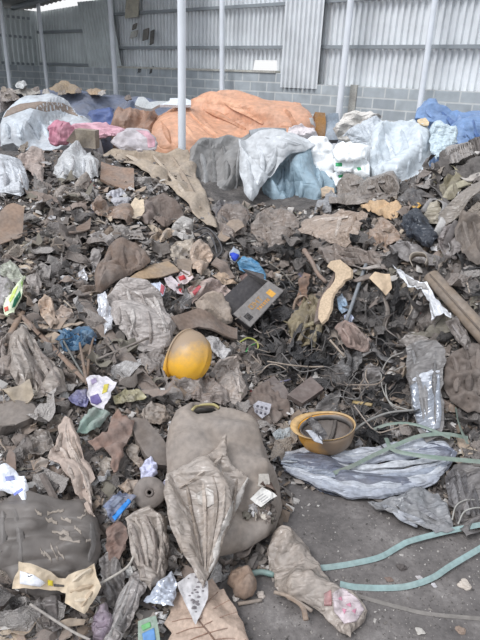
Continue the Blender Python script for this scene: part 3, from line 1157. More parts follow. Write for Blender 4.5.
FF('dusty dark grey tarp hanging left of the silver flap', (150, 149, 148), (128, 126, 124), 6, '200,150 206,170 204,196;222,142 228,165 226,196;240,140 238,165 234,195;212,146 214,170 216,198')
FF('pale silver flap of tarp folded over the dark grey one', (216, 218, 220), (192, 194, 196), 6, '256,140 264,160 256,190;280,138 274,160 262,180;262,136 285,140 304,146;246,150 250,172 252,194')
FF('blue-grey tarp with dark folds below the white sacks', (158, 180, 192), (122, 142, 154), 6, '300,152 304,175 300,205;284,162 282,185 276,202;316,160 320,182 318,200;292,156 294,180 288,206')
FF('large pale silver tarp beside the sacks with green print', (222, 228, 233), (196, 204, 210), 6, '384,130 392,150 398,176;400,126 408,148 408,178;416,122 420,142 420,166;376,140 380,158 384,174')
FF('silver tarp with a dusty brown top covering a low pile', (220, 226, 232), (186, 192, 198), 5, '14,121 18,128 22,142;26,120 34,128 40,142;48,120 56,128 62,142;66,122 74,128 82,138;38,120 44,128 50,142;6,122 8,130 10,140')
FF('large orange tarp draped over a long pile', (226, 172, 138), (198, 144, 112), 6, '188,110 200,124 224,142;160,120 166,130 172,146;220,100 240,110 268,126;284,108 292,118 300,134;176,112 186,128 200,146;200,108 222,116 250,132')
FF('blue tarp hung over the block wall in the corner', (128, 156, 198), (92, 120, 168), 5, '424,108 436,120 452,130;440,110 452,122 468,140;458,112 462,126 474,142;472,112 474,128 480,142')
# ------------------------------------------------------------------ things lying on the heap, each traced by its own outline
# name | label | category | colour | kind | options | outline
LIST = """
plastic_sheet|long dusty beige sheet spread down the crest below the orange tarp|plastic sheet|178,162,144|card|style='cloth',amp=.5,dust=.3,n=700,lift=.05|100,152 112,147 132,147 152,149 170,150 188,150 194,164 204,194 218,229 206,227 190,210 174,192 156,181 140,170 124,162
cardboard|flat brown cardboard panel near the crest beside the white bag|cardboard|148,124,108|card|style='flat',amp=.4,thick=.02,lift=.06,stand=.5|101,163 133,176 134,189 124,189 100,182
plastic_bag|crumpled white bag on the crest below the pink sack|bag|206,206,206|film|bulge=.07,style='fold',ang=1.1,amp=.8,dust=.25,lift=.05,stand=.4|53,173 57,160 66,153 78,149 90,154 99,165 98,178 88,178 72,178 60,179
plastic_bag|shiny grey-white bag bulging at the edge of the crest|bag|206,208,212|film|bulge=.08,style='film',amp=.8,dust=.15,lift=.06,stand=.5|-6,154 10,156 22,165 30,180 29,192 20,199 8,195 -6,191
plastic_film|pinkish torn film between the two white bags|plastic film|176,158,148|film|amp=.9,stand=.4,lift=.05,dust=.3|16,160 30,152 44,148 45,162 44,180 39,196 36,181 28,170
plastic_film|long twisted dusty film under the white bag on the crest|plastic film|160,148,138|film|style='fold',ang=.5,amp=1.2,bulge=.02,stand=.3|52,194 66,190 76,182 86,176 92,181 82,191 66,198 56,198
cardboard|dusty beige cardboard leaf at the edge below the shiny bag|cardboard|150,128,112|card|style='flat',amp=.7,thick=.006,lift=.06,stand=.4|-4,224 8,214 14,211 25,217 22,236 10,249 -4,254
plastic_sheet|curled brown plastic strip beside the torn cream card|plastic sheet|150,122,102|film|style='fold',ang=.2,amp=1.3,stand=.5,lift=.06|91,206 100,198 110,206 118,203 131,206 135,219 128,223 118,221 108,218 98,217
cardboard|torn cream card standing in the curled brown strip|cardboard|214,194,168|card|style='flat',amp=.5,thick=.005,lift=.08,stand=.6|130,206 135,200 138,204 143,203 144,215 139,220 131,218
plastic_film|crumpled white film above the curled brown strip|plastic film|200,198,204|film|amp=1.2,stand=.4,lift=.05|106,194 120,189 133,198 127,207 114,204
cloth_rag|dark brown rag bunched under the long beige sheet|rag|120,106,98|cloth|amp=1.3,bulge=.05,stand=.3,lift=.05|145,206 150,196 162,194 174,200 182,208 183,216 172,224 164,228 154,220
plastic_film|clear crinkled film at the tip of the long beige sheet|plastic film|182,176,170|film|amp=1.4,stand=.3,lift=.04,bulge=.02|170,228 180,218 193,222 194,240 182,242 172,236
rubber_piece|rounded brown rubber lump beside the dark rag|rubber piece|124,108,100|hard|style='cloth',amp=.5,bulge=.05,stand=.4,lift=.05|139,207 146,203 153,206 155,218 147,224 141,220
cardboard|flat grey-brown flake on the bare dirt|cardboard|128,110,98|card|style='flat',amp=.6,thick=.01,lift=.05,stand=.2|67,233 78,226 91,220 90,230 79,237 69,239
plastic_film|pale shredded film strips above the brown leather sheet|plastic film|198,176,154|film|style='fold',ang=.6,amp=1.2,stand=.3,lift=.04|148,242 158,231 168,228 177,231 166,240 152,248
leather_sheet|large dull brown leather-like sheet humped over the heap|sheet|124,107,96|cloth|amp=.7,bulge=.07,stand=.5,lift=.07,dust=.4,n=600|94,274 100,258 110,247 122,240 136,247 149,255 152,263 142,268 130,277 115,284 102,289 96,291
cardboard|tan cardboard flap under the brown leather sheet|cardboard|166,142,116|card|style='flat',amp=.5,thick=.008,lift=.06,stand=.3|126,282 150,266 168,261 179,274 160,279 140,281
plastic_film|rolled edge of the brown leather sheet trailing down to the bare dirt|plastic film|134,118,106|film|style='fold',ang=2.9,amp=1,lift=.05|74,292 88,284 102,284 118,280 112,287 96,292 82,298
plastic_film|beige crumpled film beside the tan cardboard flap|plastic film|178,164,148|film|amp=1.1,stand=.3,lift=.05|166,248 178,240 192,239 193,252 188,264 176,264
packet|torn white and red wrapper below the beige film|packet|224,206,204|paper|amp=.8,stand=.3,lift=.06|176,277 182,270 190,272 193,278 186,283 180,284
packet|white wrapper with a red edge beside the pale blue wrapper|packet|206,194,196|paper|amp=.8,stand=.3,lift=.06|164,278 172,276 180,284 183,295 176,292 168,286
plastic_bag|big clear dusty bag slumped in the middle of the slope|bag|184,174,168|film|bulge=.05,style='fold',ang=2.2,amp=.95,stand=.4,lift=.07,dust=.3,n=900|104,296 113,288 125,282 138,285 150,288 160,298 171,313 175,328 173,340 160,350 145,350 130,342 118,330 110,316
foil|shiny white foil strip at the side of the big clear bag|foil|228,228,232|foil|style='fold',ang=1.5,amp=1.3,lift=.10,stand=.4|97,293 105,291 108,302 113,315 112,329 105,334 101,319 98,312
plastic_bag|pale blue plastic wrapper on top of the big clear bag|bag|208,214,228|film|amp=.9,lift=.1,stand=.3,dust=.1|146,289 152,284 160,281 166,286 163,297 152,297
plastic_film|small white torn film above the beige scraps|plastic film|214,210,208|film|amp=1,lift=.05|60,276 70,275 74,278 68,285 63,281
foil|small silver film tuft on the bare dirt|foil|206,204,206|foil|amp=1.3,lift=.05,stand=.4|78,272 84,268 88,277 86,283 80,282
plastic_bag|grey plastic bag under the green and white packet|bag|172,166,164|film|amp=1,bulge=.03,lift=.05,stand=.3|-4,278 4,276 14,284 17,290 12,300 4,308 -4,312
plastic_bag|greenish clear film behind the green and white packet|bag|170,172,156|film|amp=1.1,lift=.05,stand=.3|-2,266 10,260 20,270 26,280 18,284 8,278 0,274
plastic_film|crumpled beige scraps beside the old wood strip|plastic film|192,168,148|film|amp=1.3,lift=.05,stand=.3|38,302 44,296 52,300 54,312 58,322 50,328 42,318
plastic_film|pale brown crumpled wrapper on the bare dirt by the blue net|plastic film|176,154,138|film|amp=1.3,lift=.05,stand=.3|54,312 62,306 72,308 74,316 66,322 58,320
rope_net|tangle of dull blue netting on the left slope|net|84,114,140|cloth|amp=1.7,bulge=.02,lift=.04,dust=.35|56,340 66,331 80,328 92,332 98,338 92,346 78,350 64,349
plastic_film|long grey film hanging in vertical folds at the edge|plastic film|158,146,136|film|style='fold',ang=1.2,amp=1.3,lift=.06,stand=.3,n=700,dust=.35|8,338 22,326 34,340 44,354 52,362 62,372 66,394 52,400 36,396 22,388 10,374
plastic_film|second grey film with wrinkled folds beside the old wood strip|plastic film|146,132,122|film|style='fold',ang=.9,amp=1.2,lift=.05,stand=.2|-4,350 6,334 14,336 16,352 14,372 4,384 -4,384
cardboard|beige torn cardboard piece above the dusty grey carton|cardboard|176,160,138|card|style='flat',amp=.8,thick=.008,lift=.08,stand=.4|4,392 30,383 34,396 28,404 14,403
carton|dusty grey carton lid near the edge|carton|130,120,112|card|style='flat',amp=.5,thick=.03,lift=.06,stand=.2,dust=.4|-4,406 18,402 34,404 40,416 28,424 12,429 -4,426
magazine|crumpled white magazine page with yellow and purple print|magazine|216,210,214|paper|style='film',amp=.55,lift=.10,stand=.5,dust=.08|87,378 95,374 106,376 117,383 111,394 104,408 92,405 88,394
packet|crumpled purple-grey packet left of the magazine page|packet|112,110,146|film|amp=1.1,lift=.07,stand=.3|68,398 76,390 87,388 90,398 86,406 75,406
cloth_rag|pale green ribbed cloth below the magazine page|cloth|152,170,160|cloth|style='fold',ang=.8,amp=1,lift=.07,stand=.2,bulge=.01|77,432 84,416 92,408 104,409 110,414 100,426 88,433
cloth_rag|pinkish-brown rubbery cloth hanging in two tails|cloth|142,116,104|cloth|style='cloth',amp=.8,lift=.10,stand=.3,bulge=.01,n=500|88,442 100,434 108,430 111,416 118,408 124,414 134,420 131,432 125,446 119,470 113,474 110,456 104,448 94,450
packet|flattened yellow-green wrapper above the pinkish-brown cloth|packet|164,154,112|film|amp=.9,lift=.06,stand=.2|112,396 126,389 140,390 146,397 132,402 116,404
paper|crumpled bright white printed paper near the edge|paper|246,248,255|paper|style='film',amp=.8,bulge=.02,lift=.08,stand=.4,dust=0|-4,466 6,464 15,470 27,480 29,492 27,505 19,503 13,495 4,491 -4,489
cloth_rag|long pale tan twisted cloth strip on the dark flat bag|cloth|186,168,156|cloth|style='fold',ang=2.0,amp=1.2,bulge=.015,lift=.07,stand=.15,n=700,dust=.25|49,455 56,442 60,426 66,418 74,424 79,438 82,452 92,468 94,478 86,490 92,503 95,518 88,518 80,502 74,488 66,476 58,464
woven_bag|big dark flat sack with pale scratches in the lower corner|sack|104,97,92|tarp|style='cloth',amp=.4,bulge=.05,lift=.05,stand=.1,n=700,dust=.35|-4,502 18,490 48,496 86,500 98,520 101,548 96,568 72,590 48,600 22,592 6,572 -4,566
plastic_film|dark grey film hanging below the big dark sack|plastic film|112,105,102|film|style='fold',ang=1.4,amp=1.0,lift=.04,stand=.2|26,588 44,590 60,596 64,612 62,628 52,632 40,620 32,604
paper_bag|flattened tan paper bag in front of the big dark sack|paper bag|204,186,162|card|style='film',amp=.8,lift=.12,stand=.5,dust=.12,n=900|13,589 16,575 19,562 40,567 64,579 80,570 94,562 97,576 100,588 92,604 84,613 74,608 64,602 66,594 60,591 36,590
cardboard|tan strip of card under the paper bag|cardboard|168,148,126|card|style='flat',amp=.6,thick=.006,lift=.06,stand=.4|58,622 72,618 86,620 84,625 66,627
plastic_bag|purple-grey crumpled packet film at the bottom edge|bag|146,130,142|film|amp=1.2,bulge=.03,lift=.05,stand=.3|92,622 98,608 106,604 112,616 112,632 104,644 94,640
plastic_film|broad dusty crinkled film hanging beside the squashed jerrycan|plastic film|162,150,140|film|style='fold',ang=1.75,amp=.9,bulge=.03,lift=.07,stand=.25,n=900,dust=.3|126,516 138,510 152,508 164,518 169,538 168,560 164,576 150,590 142,582 136,564 130,542
plastic_film|long grey film tail running to the bottom edge|plastic film|154,146,142|film|style='fold',ang=2.0,amp=1.1,lift=.05,stand=.2,n=500|98,648 112,618 122,598 130,578 140,570 146,584 140,604 128,626 116,648
foil|silver foil scrap beside the spotted triangle|foil|196,200,210|foil|amp=.8,lift=.08,stand=.3,dust=.2|144,602 158,582 172,572 177,584 173,606 160,604
cloth_rag|brown rusty rag strip between the dark sack and the crinkled film|rag|132,108,98|cloth|amp=1.1,lift=.05,stand=.3|106,528 118,520 128,528 126,546 120,560 112,566 106,552
plastic_film|dark twisted film strips beside the rusty rag|plastic film|112,106,104|film|style='fold',ang=1.5,amp=1.2,lift=.04,stand=.2|100,560 110,548 118,562 126,576 122,600 112,610 104,596
carton|small printed green and blue carton at the bottom edge|carton|150,164,150|paper|style='flat',amp=.3,thick=.02,lift=.06,stand=.3,dust=.15|138,622 156,616 160,640 160,650 138,650
slab|thick grey-brown slab beside the squashed jerrycan|slab|124,113,105|card|style='flat',amp=.5,thick=.03,lift=.08,stand=.3,dust=.4|130,420 146,421 158,432 166,446 168,466 158,466 146,456 136,442
packet|dull blue packet with a bright blue stripe beside the round disc|packet|104,116,146|film|style='film',amp=.6,lift=.08,stand=.3|104,505 112,497 120,491 136,496 128,508 114,522 108,516
paper|crumpled pale lilac paper above the round disc|paper|206,206,228|paper|amp=1.2,bulge=.015,lift=.08,stand=.4,dust=.1|140,468 146,460 150,455 157,464 158,474 152,480 142,478
packet|torn silver wrapper between the round disc and the jerrycan|packet|188,184,200|foil|amp=.8,lift=.08,stand=.3,dust=.15|161,484 168,476 180,490 175,494 170,492
plastic_film|orange-brown crumbs of foam beside the round disc|foam|178,146,124|cloth|amp=1.3,lift=.06,stand=.3,bulge=.01|162,490 170,488 174,494 166,500 160,498
plastic_film|beige torn film between the round disc and the dull blue packet|plastic film|172,150,130|film|amp=1.2,lift=.06,stand=.3|118,486 128,479 138,480 136,490 130,496 124,490
plastic_film|pale torn scraps under the pinkish-brown cloth|plastic film|172,160,148|film|amp=1.3,lift=.05,stand=.3|98,464 106,456 116,460 112,470 104,474
plastic_film|light torn film above the crumpled lilac paper|plastic film|168,150,132|film|amp=1.2,lift=.06,stand=.3|126,450 132,442 140,448 138,456 146,466 140,468 130,460
fabric_roll|folded round beige fabric beside the yellow-lettered box|fabric|170,154,140|cloth|style='fold',ang=2.2,amp=.9,bulge=.05,lift=.06,stand=.5|194,304 202,296 212,293 222,296 230,308 232,322 226,326 214,320 200,316
plastic_bag|striped pink and beige fabric edge above the folded round fabric|fabric|190,168,158|film|style='fold',ang=.3,amp=1,lift=.06,stand=.4,bulge=.02|188,288 198,280 210,278 226,285 235,293 228,298 214,291 202,296 192,302
plastic_film|crumpled pinkish-beige wrapper left of the blue bottle cap|plastic film|192,168,148|film|amp=1.1,lift=.06,stand=.4,bulge=.02|190,244 198,240 208,246 214,256 207,268 200,276 192,268
cardboard|bent brown card beside the blue bottle cap|cardboard|136,120,110|card|style='flat',amp=.6,thick=.012,lift=.06,stand=.3|211,264 216,257 232,272 234,280 226,280
cardboard|beige cardboard scrap under the bent brown card|cardboard|184,160,138|card|style='film',amp=.6,lift=.06,stand=.3|212,276 222,270 232,278 236,284 224,284
cardboard|flat brown cardboard slab right of the upright yellow hard hat|cardboard|136,118,106|card|style='flat',amp=.4,thick=.012,lift=.06,stand=.2|168,322 194,314 214,320 237,329 236,341 222,340 208,334 196,330 178,332
plastic_film|beige fold of card left of the upright yellow hard hat|cardboard|172,152,132|card|style='flat',amp=.5,thick=.006,lift=.05,stand=.4|170,334 180,320 187,316 187,324 178,334
plastic_bag|clear plastic sachet touching the upright yellow hard hat|bag|190,186,184|film|amp=.9,bulge=.015,lift=.07,stand=.3|204,337 212,335 220,342 231,355 222,360 214,354 208,346
plastic_film|lacy crumpled beige film below the clear sachet|plastic film|176,162,152|film|amp=1.6,bulge=.02,lift=.06,stand=.2,n=900|206,376 214,366 226,358 238,359 243,370 246,384 247,397 240,405 230,402 218,394 210,386
plastic_film|brown crushed film left of the lacy beige film|plastic film|142,128,120|film|amp=1.2,bulge=.02,lift=.05,stand=.2|190,398 196,384 208,378 222,390 232,398 224,406 208,404
cloth_rag|dull brown sheet behind the overturned hard hat|sheet|122,108,100|cloth|style='cloth',amp=.6,bulge=.02,lift=.05,stand=.2,dust=.3|242,408 252,394 258,384 268,382 280,392 290,404 288,416 272,424 258,424
cardboard|dark brown carton corner above the overturned hard hat|carton|112,99,94|card|style='flat',amp=.3,thick=.03,lift=.08,stand=.4|287,397 311,376 323,391 302,404
cardboard|dark brown card in the hollow above the dull brown sheet|cardboard|110,98,94|card|style='flat',amp=.5,thick=.012,lift=.05,stand=.2|262,384 274,376 288,398 284,404 272,392
plastic_film|dark triangular film standing over the overturned hard hat|plastic film|100,96,94|film|style='fold',ang=1.0,amp=.6,lift=.06,stand=.5|311,418 318,404 328,394 342,387 339,404 336,422 324,420
plastic_bag|dark bag with a pale rim in the hollow|bag|98,95,94|film|amp=.9,lift=.06,stand=.4|328,378 334,366 346,356 360,350 363,358 358,368 346,379 338,383
paper_bag|broad beige paper tube lying on the right heap|paper bag|166,147,132|film|style='fold',ang=.1,amp=.3,bulge=.05,lift=.08,stand=.4,dust=.25,n=600|298,231 304,217 330,213 352,211 368,213 360,228 354,240 344,246 328,242 312,237
plastic_film|dusty grey-brown film above the broad paper tube|plastic film|142,131,122|film|style='fold',ang=.5,amp=1.0,lift=.06,stand=.15,bulge=.02,n=600,dust=.35|330,206 334,194 344,182 358,178 376,182 398,180 400,192 384,200 364,206 348,210
plastic_film|silver-grey bag edge left of the dusty grey-brown film|plastic film|150,150,152|film|style='fold',ang=1.0,amp=.8,lift=.06,stand=.5|314,212 320,200 332,192 338,196 330,210
paper|tan crumpled paper beside the black bag|paper|200,168,132|paper|style='film',amp=.6,lift=.07,stand=.4,bulge=.02,dust=.15|360,206 370,202 384,200 398,202 403,207 396,220 386,218 374,213
plastic_film|brown crumpled wrapper under the tan crumpled paper|plastic film|166,140,120|film|amp=1.3,lift=.06,stand=.4,bulge=.02|368,230 376,222 386,218 396,228 402,240 392,246 378,246 370,242
plastic_bag|black plastic bag on the right heap|bag|52,56,64|film|amp=.8,bulge=.04,lift=.08,stand=.5,dust=.05|400,226 406,214 413,208 422,212 430,222 439,236 432,247 418,243 406,234
plastic_film|small yellow plastic bit above the black bag|plastic bit|222,172,78|film|amp=.8,lift=.07,stand=.4,n=60|411,207 413,202 420,203 421,206 416,209
plastic_film|pink-tipped brown stalk of plastic above the black bag|plastic bit|196,132,112|film|amp=.8,lift=.07,stand=.4,n=60|412,202 415,190 418,186 422,188 418,196 416,204
cloth_rag|heavy grey-brown fabric hanging at the edge of the right heap|fabric|122,111,102|cloth|style='fold',ang=1.2,amp=.7,lift=.08,stand=.5,bulge=.02|455,234 462,212 472,214 486,216 486,266 470,262 460,248
plastic_film|grey crumpled film between the black bag and the heavy fabric|plastic film|134,125,122|film|amp=1.2,bulge=.03,lift=.06,stand=.4|437,240 446,224 454,222 458,234 462,247 456,260 444,258
plastic_film|long brown film sagging under the broad paper tube|plastic film|132,117,107|film|style='fold',ang=.1,amp=1.1,lift=.06,stand=.4,bulge=.02|318,252 332,244 350,246 372,252 388,258 386,268 370,266 348,266 330,266
wood_strip|peeled pale strip of wood curving down the right heap|wood|200,177,150|wood|style='flat',amp=.8,thick=.015,lift=.12,stand=.6,dust=.06,jit=.4|325,323 327,306 331,294 336,284 339,276 334,272 338,267 347,265 353,270 351,277 345,281 340,290 337,302 337,312 332,324 328,328
bark_strip|dark bark strip behind the peeled pale wood|bark|120,102,92|wood|style='flat',amp=.8,thick=.02,lift=.10,stand=.6|319,328 322,304 328,286 336,272 341,266 342,270 335,284 329,300 325,324
plastic_bag|pale blue plastic bits beside the peeled pale wood|plastic bits|166,190,212|film|amp=1.2,lift=.07,stand=.4|337,298 342,294 347,302 348,310 342,314 338,308
packet|small white and blue wrapper under the pale blue bits|packet|196,202,222|paper|amp=1.0,lift=.07,stand=.4,n=80|344,316 350,312 354,318 350,324 346,323
cardboard|pale tan card standing on the right heap|cardboard|206,182,154|card|style='flat',amp=.8,thick=.006,lift=.09,stand=.5,dust=.12|370,280 376,274 390,274 392,288 386,296 378,288
plastic_film|long torn white plastic strip across the thick cardboard tube|plastic film|232,232,234|film|style='fold',ang=2.4,amp=.7,lift=.15,stand=.4,dust=.08|393,266 404,272 414,280 426,282 432,292 437,300 446,310 452,314 450,317 442,313 432,319 430,304 422,290 408,286
plastic_film|glossy grey film hanging over the right heap|plastic film|118,114,112|film|style='fold',ang=1.5,amp=.4,lift=.10,stand=.45,bulge=.01,dust=.2,n=900|406,348 420,340 436,340 446,352 444,372 442,388 444,412 442,434 426,442 416,428 412,404 408,380
plastic_film|lacy crumpled top of the glossy grey film|plastic film|154,146,140|film|amp=1.7,bulge=.02,lift=.13,stand=.4|398,342 408,333 424,336 434,342 428,349 412,350
plastic_sheet|dull brown sheet right of the glossy grey film|sheet|112,101,94|cloth|style='cloth',amp=.8,lift=.07,stand=.4,bulge=.03,n=600|444,362 452,350 466,344 486,340 486,412 466,412 450,402 444,384
plastic_film|grey frayed film strip above the dull brown sheet|plastic film|140,130,124|film|style='fold',ang=1.7,amp=1.3,lift=.09,stand=.4|446,322 456,316 466,330 474,352 470,356 460,344 452,334
cloth_rag|pinkish-brown crumpled cloth on the right heap|rag|152,131,122|cloth|style='film',amp=1.5,lift=.09,stand=.5,bulge=.03|334,326 344,320 354,324 362,332 372,340 368,352 354,350 344,344
cloth_rag|khaki tangled rag hanging into the hollow|rag|134,122,98|cloth|style='film',amp=1.5,bulge=.03,lift=.08,stand=.4,dust=.3,n=600|288,332 296,318 302,300 312,292 320,302 326,322 320,340 306,348 294,344
cloth_rag|brown ragged cloth strip left of the khaki rag|rag|138,112,96|cloth|style='fold',ang=1.5,amp=1.3,lift=.08,stand=.5|296,304 300,282 304,272 310,274 307,288 306,304 301,308
plastic_film|dark grey crumpled film under the pinkish-brown cloth|plastic film|110,104,102|film|amp=1.3,lift=.05,stand=.3,bulge=.02|360,372 370,362 384,368 388,380 378,392 366,388
plastic_film|crinkled silver film under the long straps|plastic film|136,136,138|film|style='film',amp=.9,bulge=.02,lift=.05,stand=.2,n=600,dust=.3|368,502 392,496 420,490 438,492 448,508 456,530 436,532 412,524 390,514
plastic_film|dark film folds at the edge under the long straps|plastic film|108,104,104|film|style='fold',ang=1.1,amp=1.1,lift=.06,stand=.3,n=500|446,478 456,462 470,462 486,470 486,530 466,536 456,516 448,500
plastic_bag|clear dusty bag with a pink print lying on the concrete|bag|170,157,146|film|style='film',amp=.8,bulge=.04,lift=.03,stand=.2,n=900,dust=.3|266,552 270,540 278,533 288,530 300,535 310,548 322,568 334,586 352,597 368,611 360,626 350,637 338,628 324,612 304,604 290,600 276,586
leaf_ball|crumpled brown ball of dead leaf on the concrete|leaf|150,128,112|cloth|style='film',amp=1.0,bulge=.05,lift=.04,stand=.4,n=500|228,584 230,573 238,569 250,571 256,580 256,592 248,598 236,594
blister_card|empty silver pill blister on the dull brown sheet|pill blister|196,192,198|foil|style='flat',amp=.2,thick=.004,lift=.09,stand=.3,dust=.1|253,405 258,401 271,405 269,414 262,419 254,413
plastic_film|pale clear film bit beside the overturned hard hat|plastic film|170,176,178|film|amp=1.0,lift=.05,stand=.3|272,432 280,428 290,428 292,436 284,444 276,440
cloth_rag|dark crumpled rag at the crest of the right heap beside the silver tarp|rag|96,91,88|cloth|style='film',amp=1.2,bulge=.04,lift=.07,stand=.4|434,172 442,158 456,150 460,164 450,173 442,176
cloth_rag|dark crumpled rag topmost on the right heap under the blue tarp|rag|104,98,95|cloth|style='film',amp=1.2,bulge=.04,lift=.09,stand=.4|452,154 466,144 486,141 486,160 470,167 460,162
cloth_rag|dark grey rag at the edge below the topmost rag of the right heap|rag|88,84,82|cloth|style='film',amp=1.2,bulge=.04,lift=.07,stand=.4|450,174 460,164 486,160 486,178 468,182
plastic_film|light grey crumpled film on top of the dark crest rags|plastic film|168,160,154|film|amp=1.1,bulge=.02,lift=.14,stand=.5|446,158 452,150 462,152 474,148 482,152 470,160 458,166 450,166
plastic_sheet|khaki looped fabric strip under the dark crest rags|fabric|132,124,104|cloth|style='fold',ang=2.2,amp=1.2,lift=.08,stand=.5,bulge=.02|440,188 446,178 456,172 464,178 460,190 452,200 444,202
plastic_sheet|broad grey strip at the edge below the crest rags|plastic sheet|140,130,120|film|style='flat',amp=.8,thick=.01,lift=.09,stand=.4|440,218 456,204 470,192 486,182 486,196 470,206 454,220 444,226
plastic_film|beige striped film standing left of the looped fabric|plastic film|168,158,140|film|style='fold',ang=1.2,amp=1,lift=.08,stand=.4|424,216 430,204 440,200 442,214 438,226 430,224
plastic_film|dark plastic sheet crumpled behind the black bag|plastic film|78,75,75|film|amp=1.2,lift=.06,stand=.5,bulge=.03|396,198 408,186 422,190 434,196 438,210 424,210 410,206
plastic_film|grey film fold running under the black bag|plastic film|130,124,122|film|style='fold',ang=2.7,amp=1.1,lift=.06,stand=.4,bulge=.02|388,250 396,240 410,242 426,250 440,258 438,266 420,264 402,258
plastic_film|dusty film under the crest tarp by the pale tarp fold|plastic film|138,124,114|film|amp=1.1,bulge=.04,lift=.05,stand=.4,dust=.4,n=500|250,232 258,214 272,206 290,212 300,220 296,234 284,246 266,248
plastic_film|brown crumpled film between the long beige sheet and the hollow|plastic film|128,114,105|film|amp=1.1,bulge=.03,lift=.05,stand=.4,dust=.4|214,222 224,206 240,204 250,214 246,232 232,240 220,236
cardboard|tan folded card at the lower tip of the long beige sheet|cardboard|164,144,126|card|style='flat',amp=.6,thick=.006,lift=.07,stand=.4|216,238 228,226 238,220 244,230 232,236 224,243
plastic_film|dark grey film draped over the block hole below the grey tarp|plastic film|96,92,94|film|amp=1.2,bulge=.03,lift=.05,stand=.5|210,210 220,200 236,200 242,210 234,222 220,220
cardboard|flattened brown carton left of the yellow-lettered box|carton|150,134,120|card|style='flat',amp=.5,thick=.01,lift=.05,stand=.3|176,262 190,262 192,276 178,272
plastic_film|mottled grey film below the big clear bag|plastic film|138,128,122|film|amp=1.2,bulge=.02,lift=.05,stand=.2|138,356 150,350 164,350 168,362 156,372 142,368
plastic_film|grey crushed film under the upright yellow hard hat|plastic film|140,130,124|film|amp=1.3,bulge=.02,lift=.04,stand=.2|164,390 172,378 190,378 204,376 200,390 186,400 172,402
plastic_film|grey-brown crushed film beside the mass of folded film|plastic film|134,124,116|film|amp=1.2,lift=.04,stand=.2|24,440 36,428 50,432 54,446 42,456 30,452
plastic_film|beige torn film tails on the dark sack|plastic film|168,152,138|film|style='fold',ang=.4,amp=1.2,lift=.06,stand=.2|32,462 40,456 50,460 46,468 36,472
cardboard|dusty brown cardboard flap above the bright white paper|cardboard|134,114,102|card|style='flat',amp=.7,thick=.008,lift=.06,stand=.4|6,462 10,450 16,456 16,470 10,468
plastic_film|frayed beige film near the yellow-green wrapper|plastic film|150,134,120|film|amp=1.4,lift=.05,stand=.2,bulge=.02|140,414 150,402 164,404 170,416 160,424 146,422
plastic_film|dusty grey film sheet above the old wood strip|plastic film|150,140,134|film|amp=1.0,lift=.05,stand=.2,bulge=.02|26,278 36,270 42,282 40,294 30,292
plastic_film|frayed grey film on the upper slope|plastic film|150,142,136|film|amp=1.4,lift=.05,stand=.3|112,222 124,226 140,230 146,238 130,240 114,234
plastic_film|grey shredded wrapper beside the flat grey-brown flake|plastic film|160,152,148|film|amp=1.5,lift=.05,stand=.3|90,236 100,230 112,236 116,244 104,246 94,244
plastic_film|speckled grey wrapper below the flat grey-brown flake|plastic film|166,158,154|film|amp=1.5,lift=.05,stand=.4|88,264 92,250 98,244 104,248 100,258 94,270
"""
OBJ = {}
for row in LIST.strip().split('\n'):
    nm, lb, ct, c, k, op, pl = row.split('|')
    kw = eval('dict(' + op + ')')
    if k == 'film' and ct != 'bag' and 'bulge' in kw:
        kw['bulge'] *= .45
    if k == 'cloth' and ct in ('sheet', 'fabric', 'rag', 'cloth'):
        kw['bulge'] = kw.get('bulge', 0) * .5
    OBJ[lb] = H(nm, lb, ct, pl, tuple(int(v) for v in c.split(',')), k, **kw)


def D(lb, nm, pl, c, kind='clean', label=None, n=40, off=0.003):
    return decal(OBJ[lb], nm, pl, mat(c, kind), label, off, n=n)


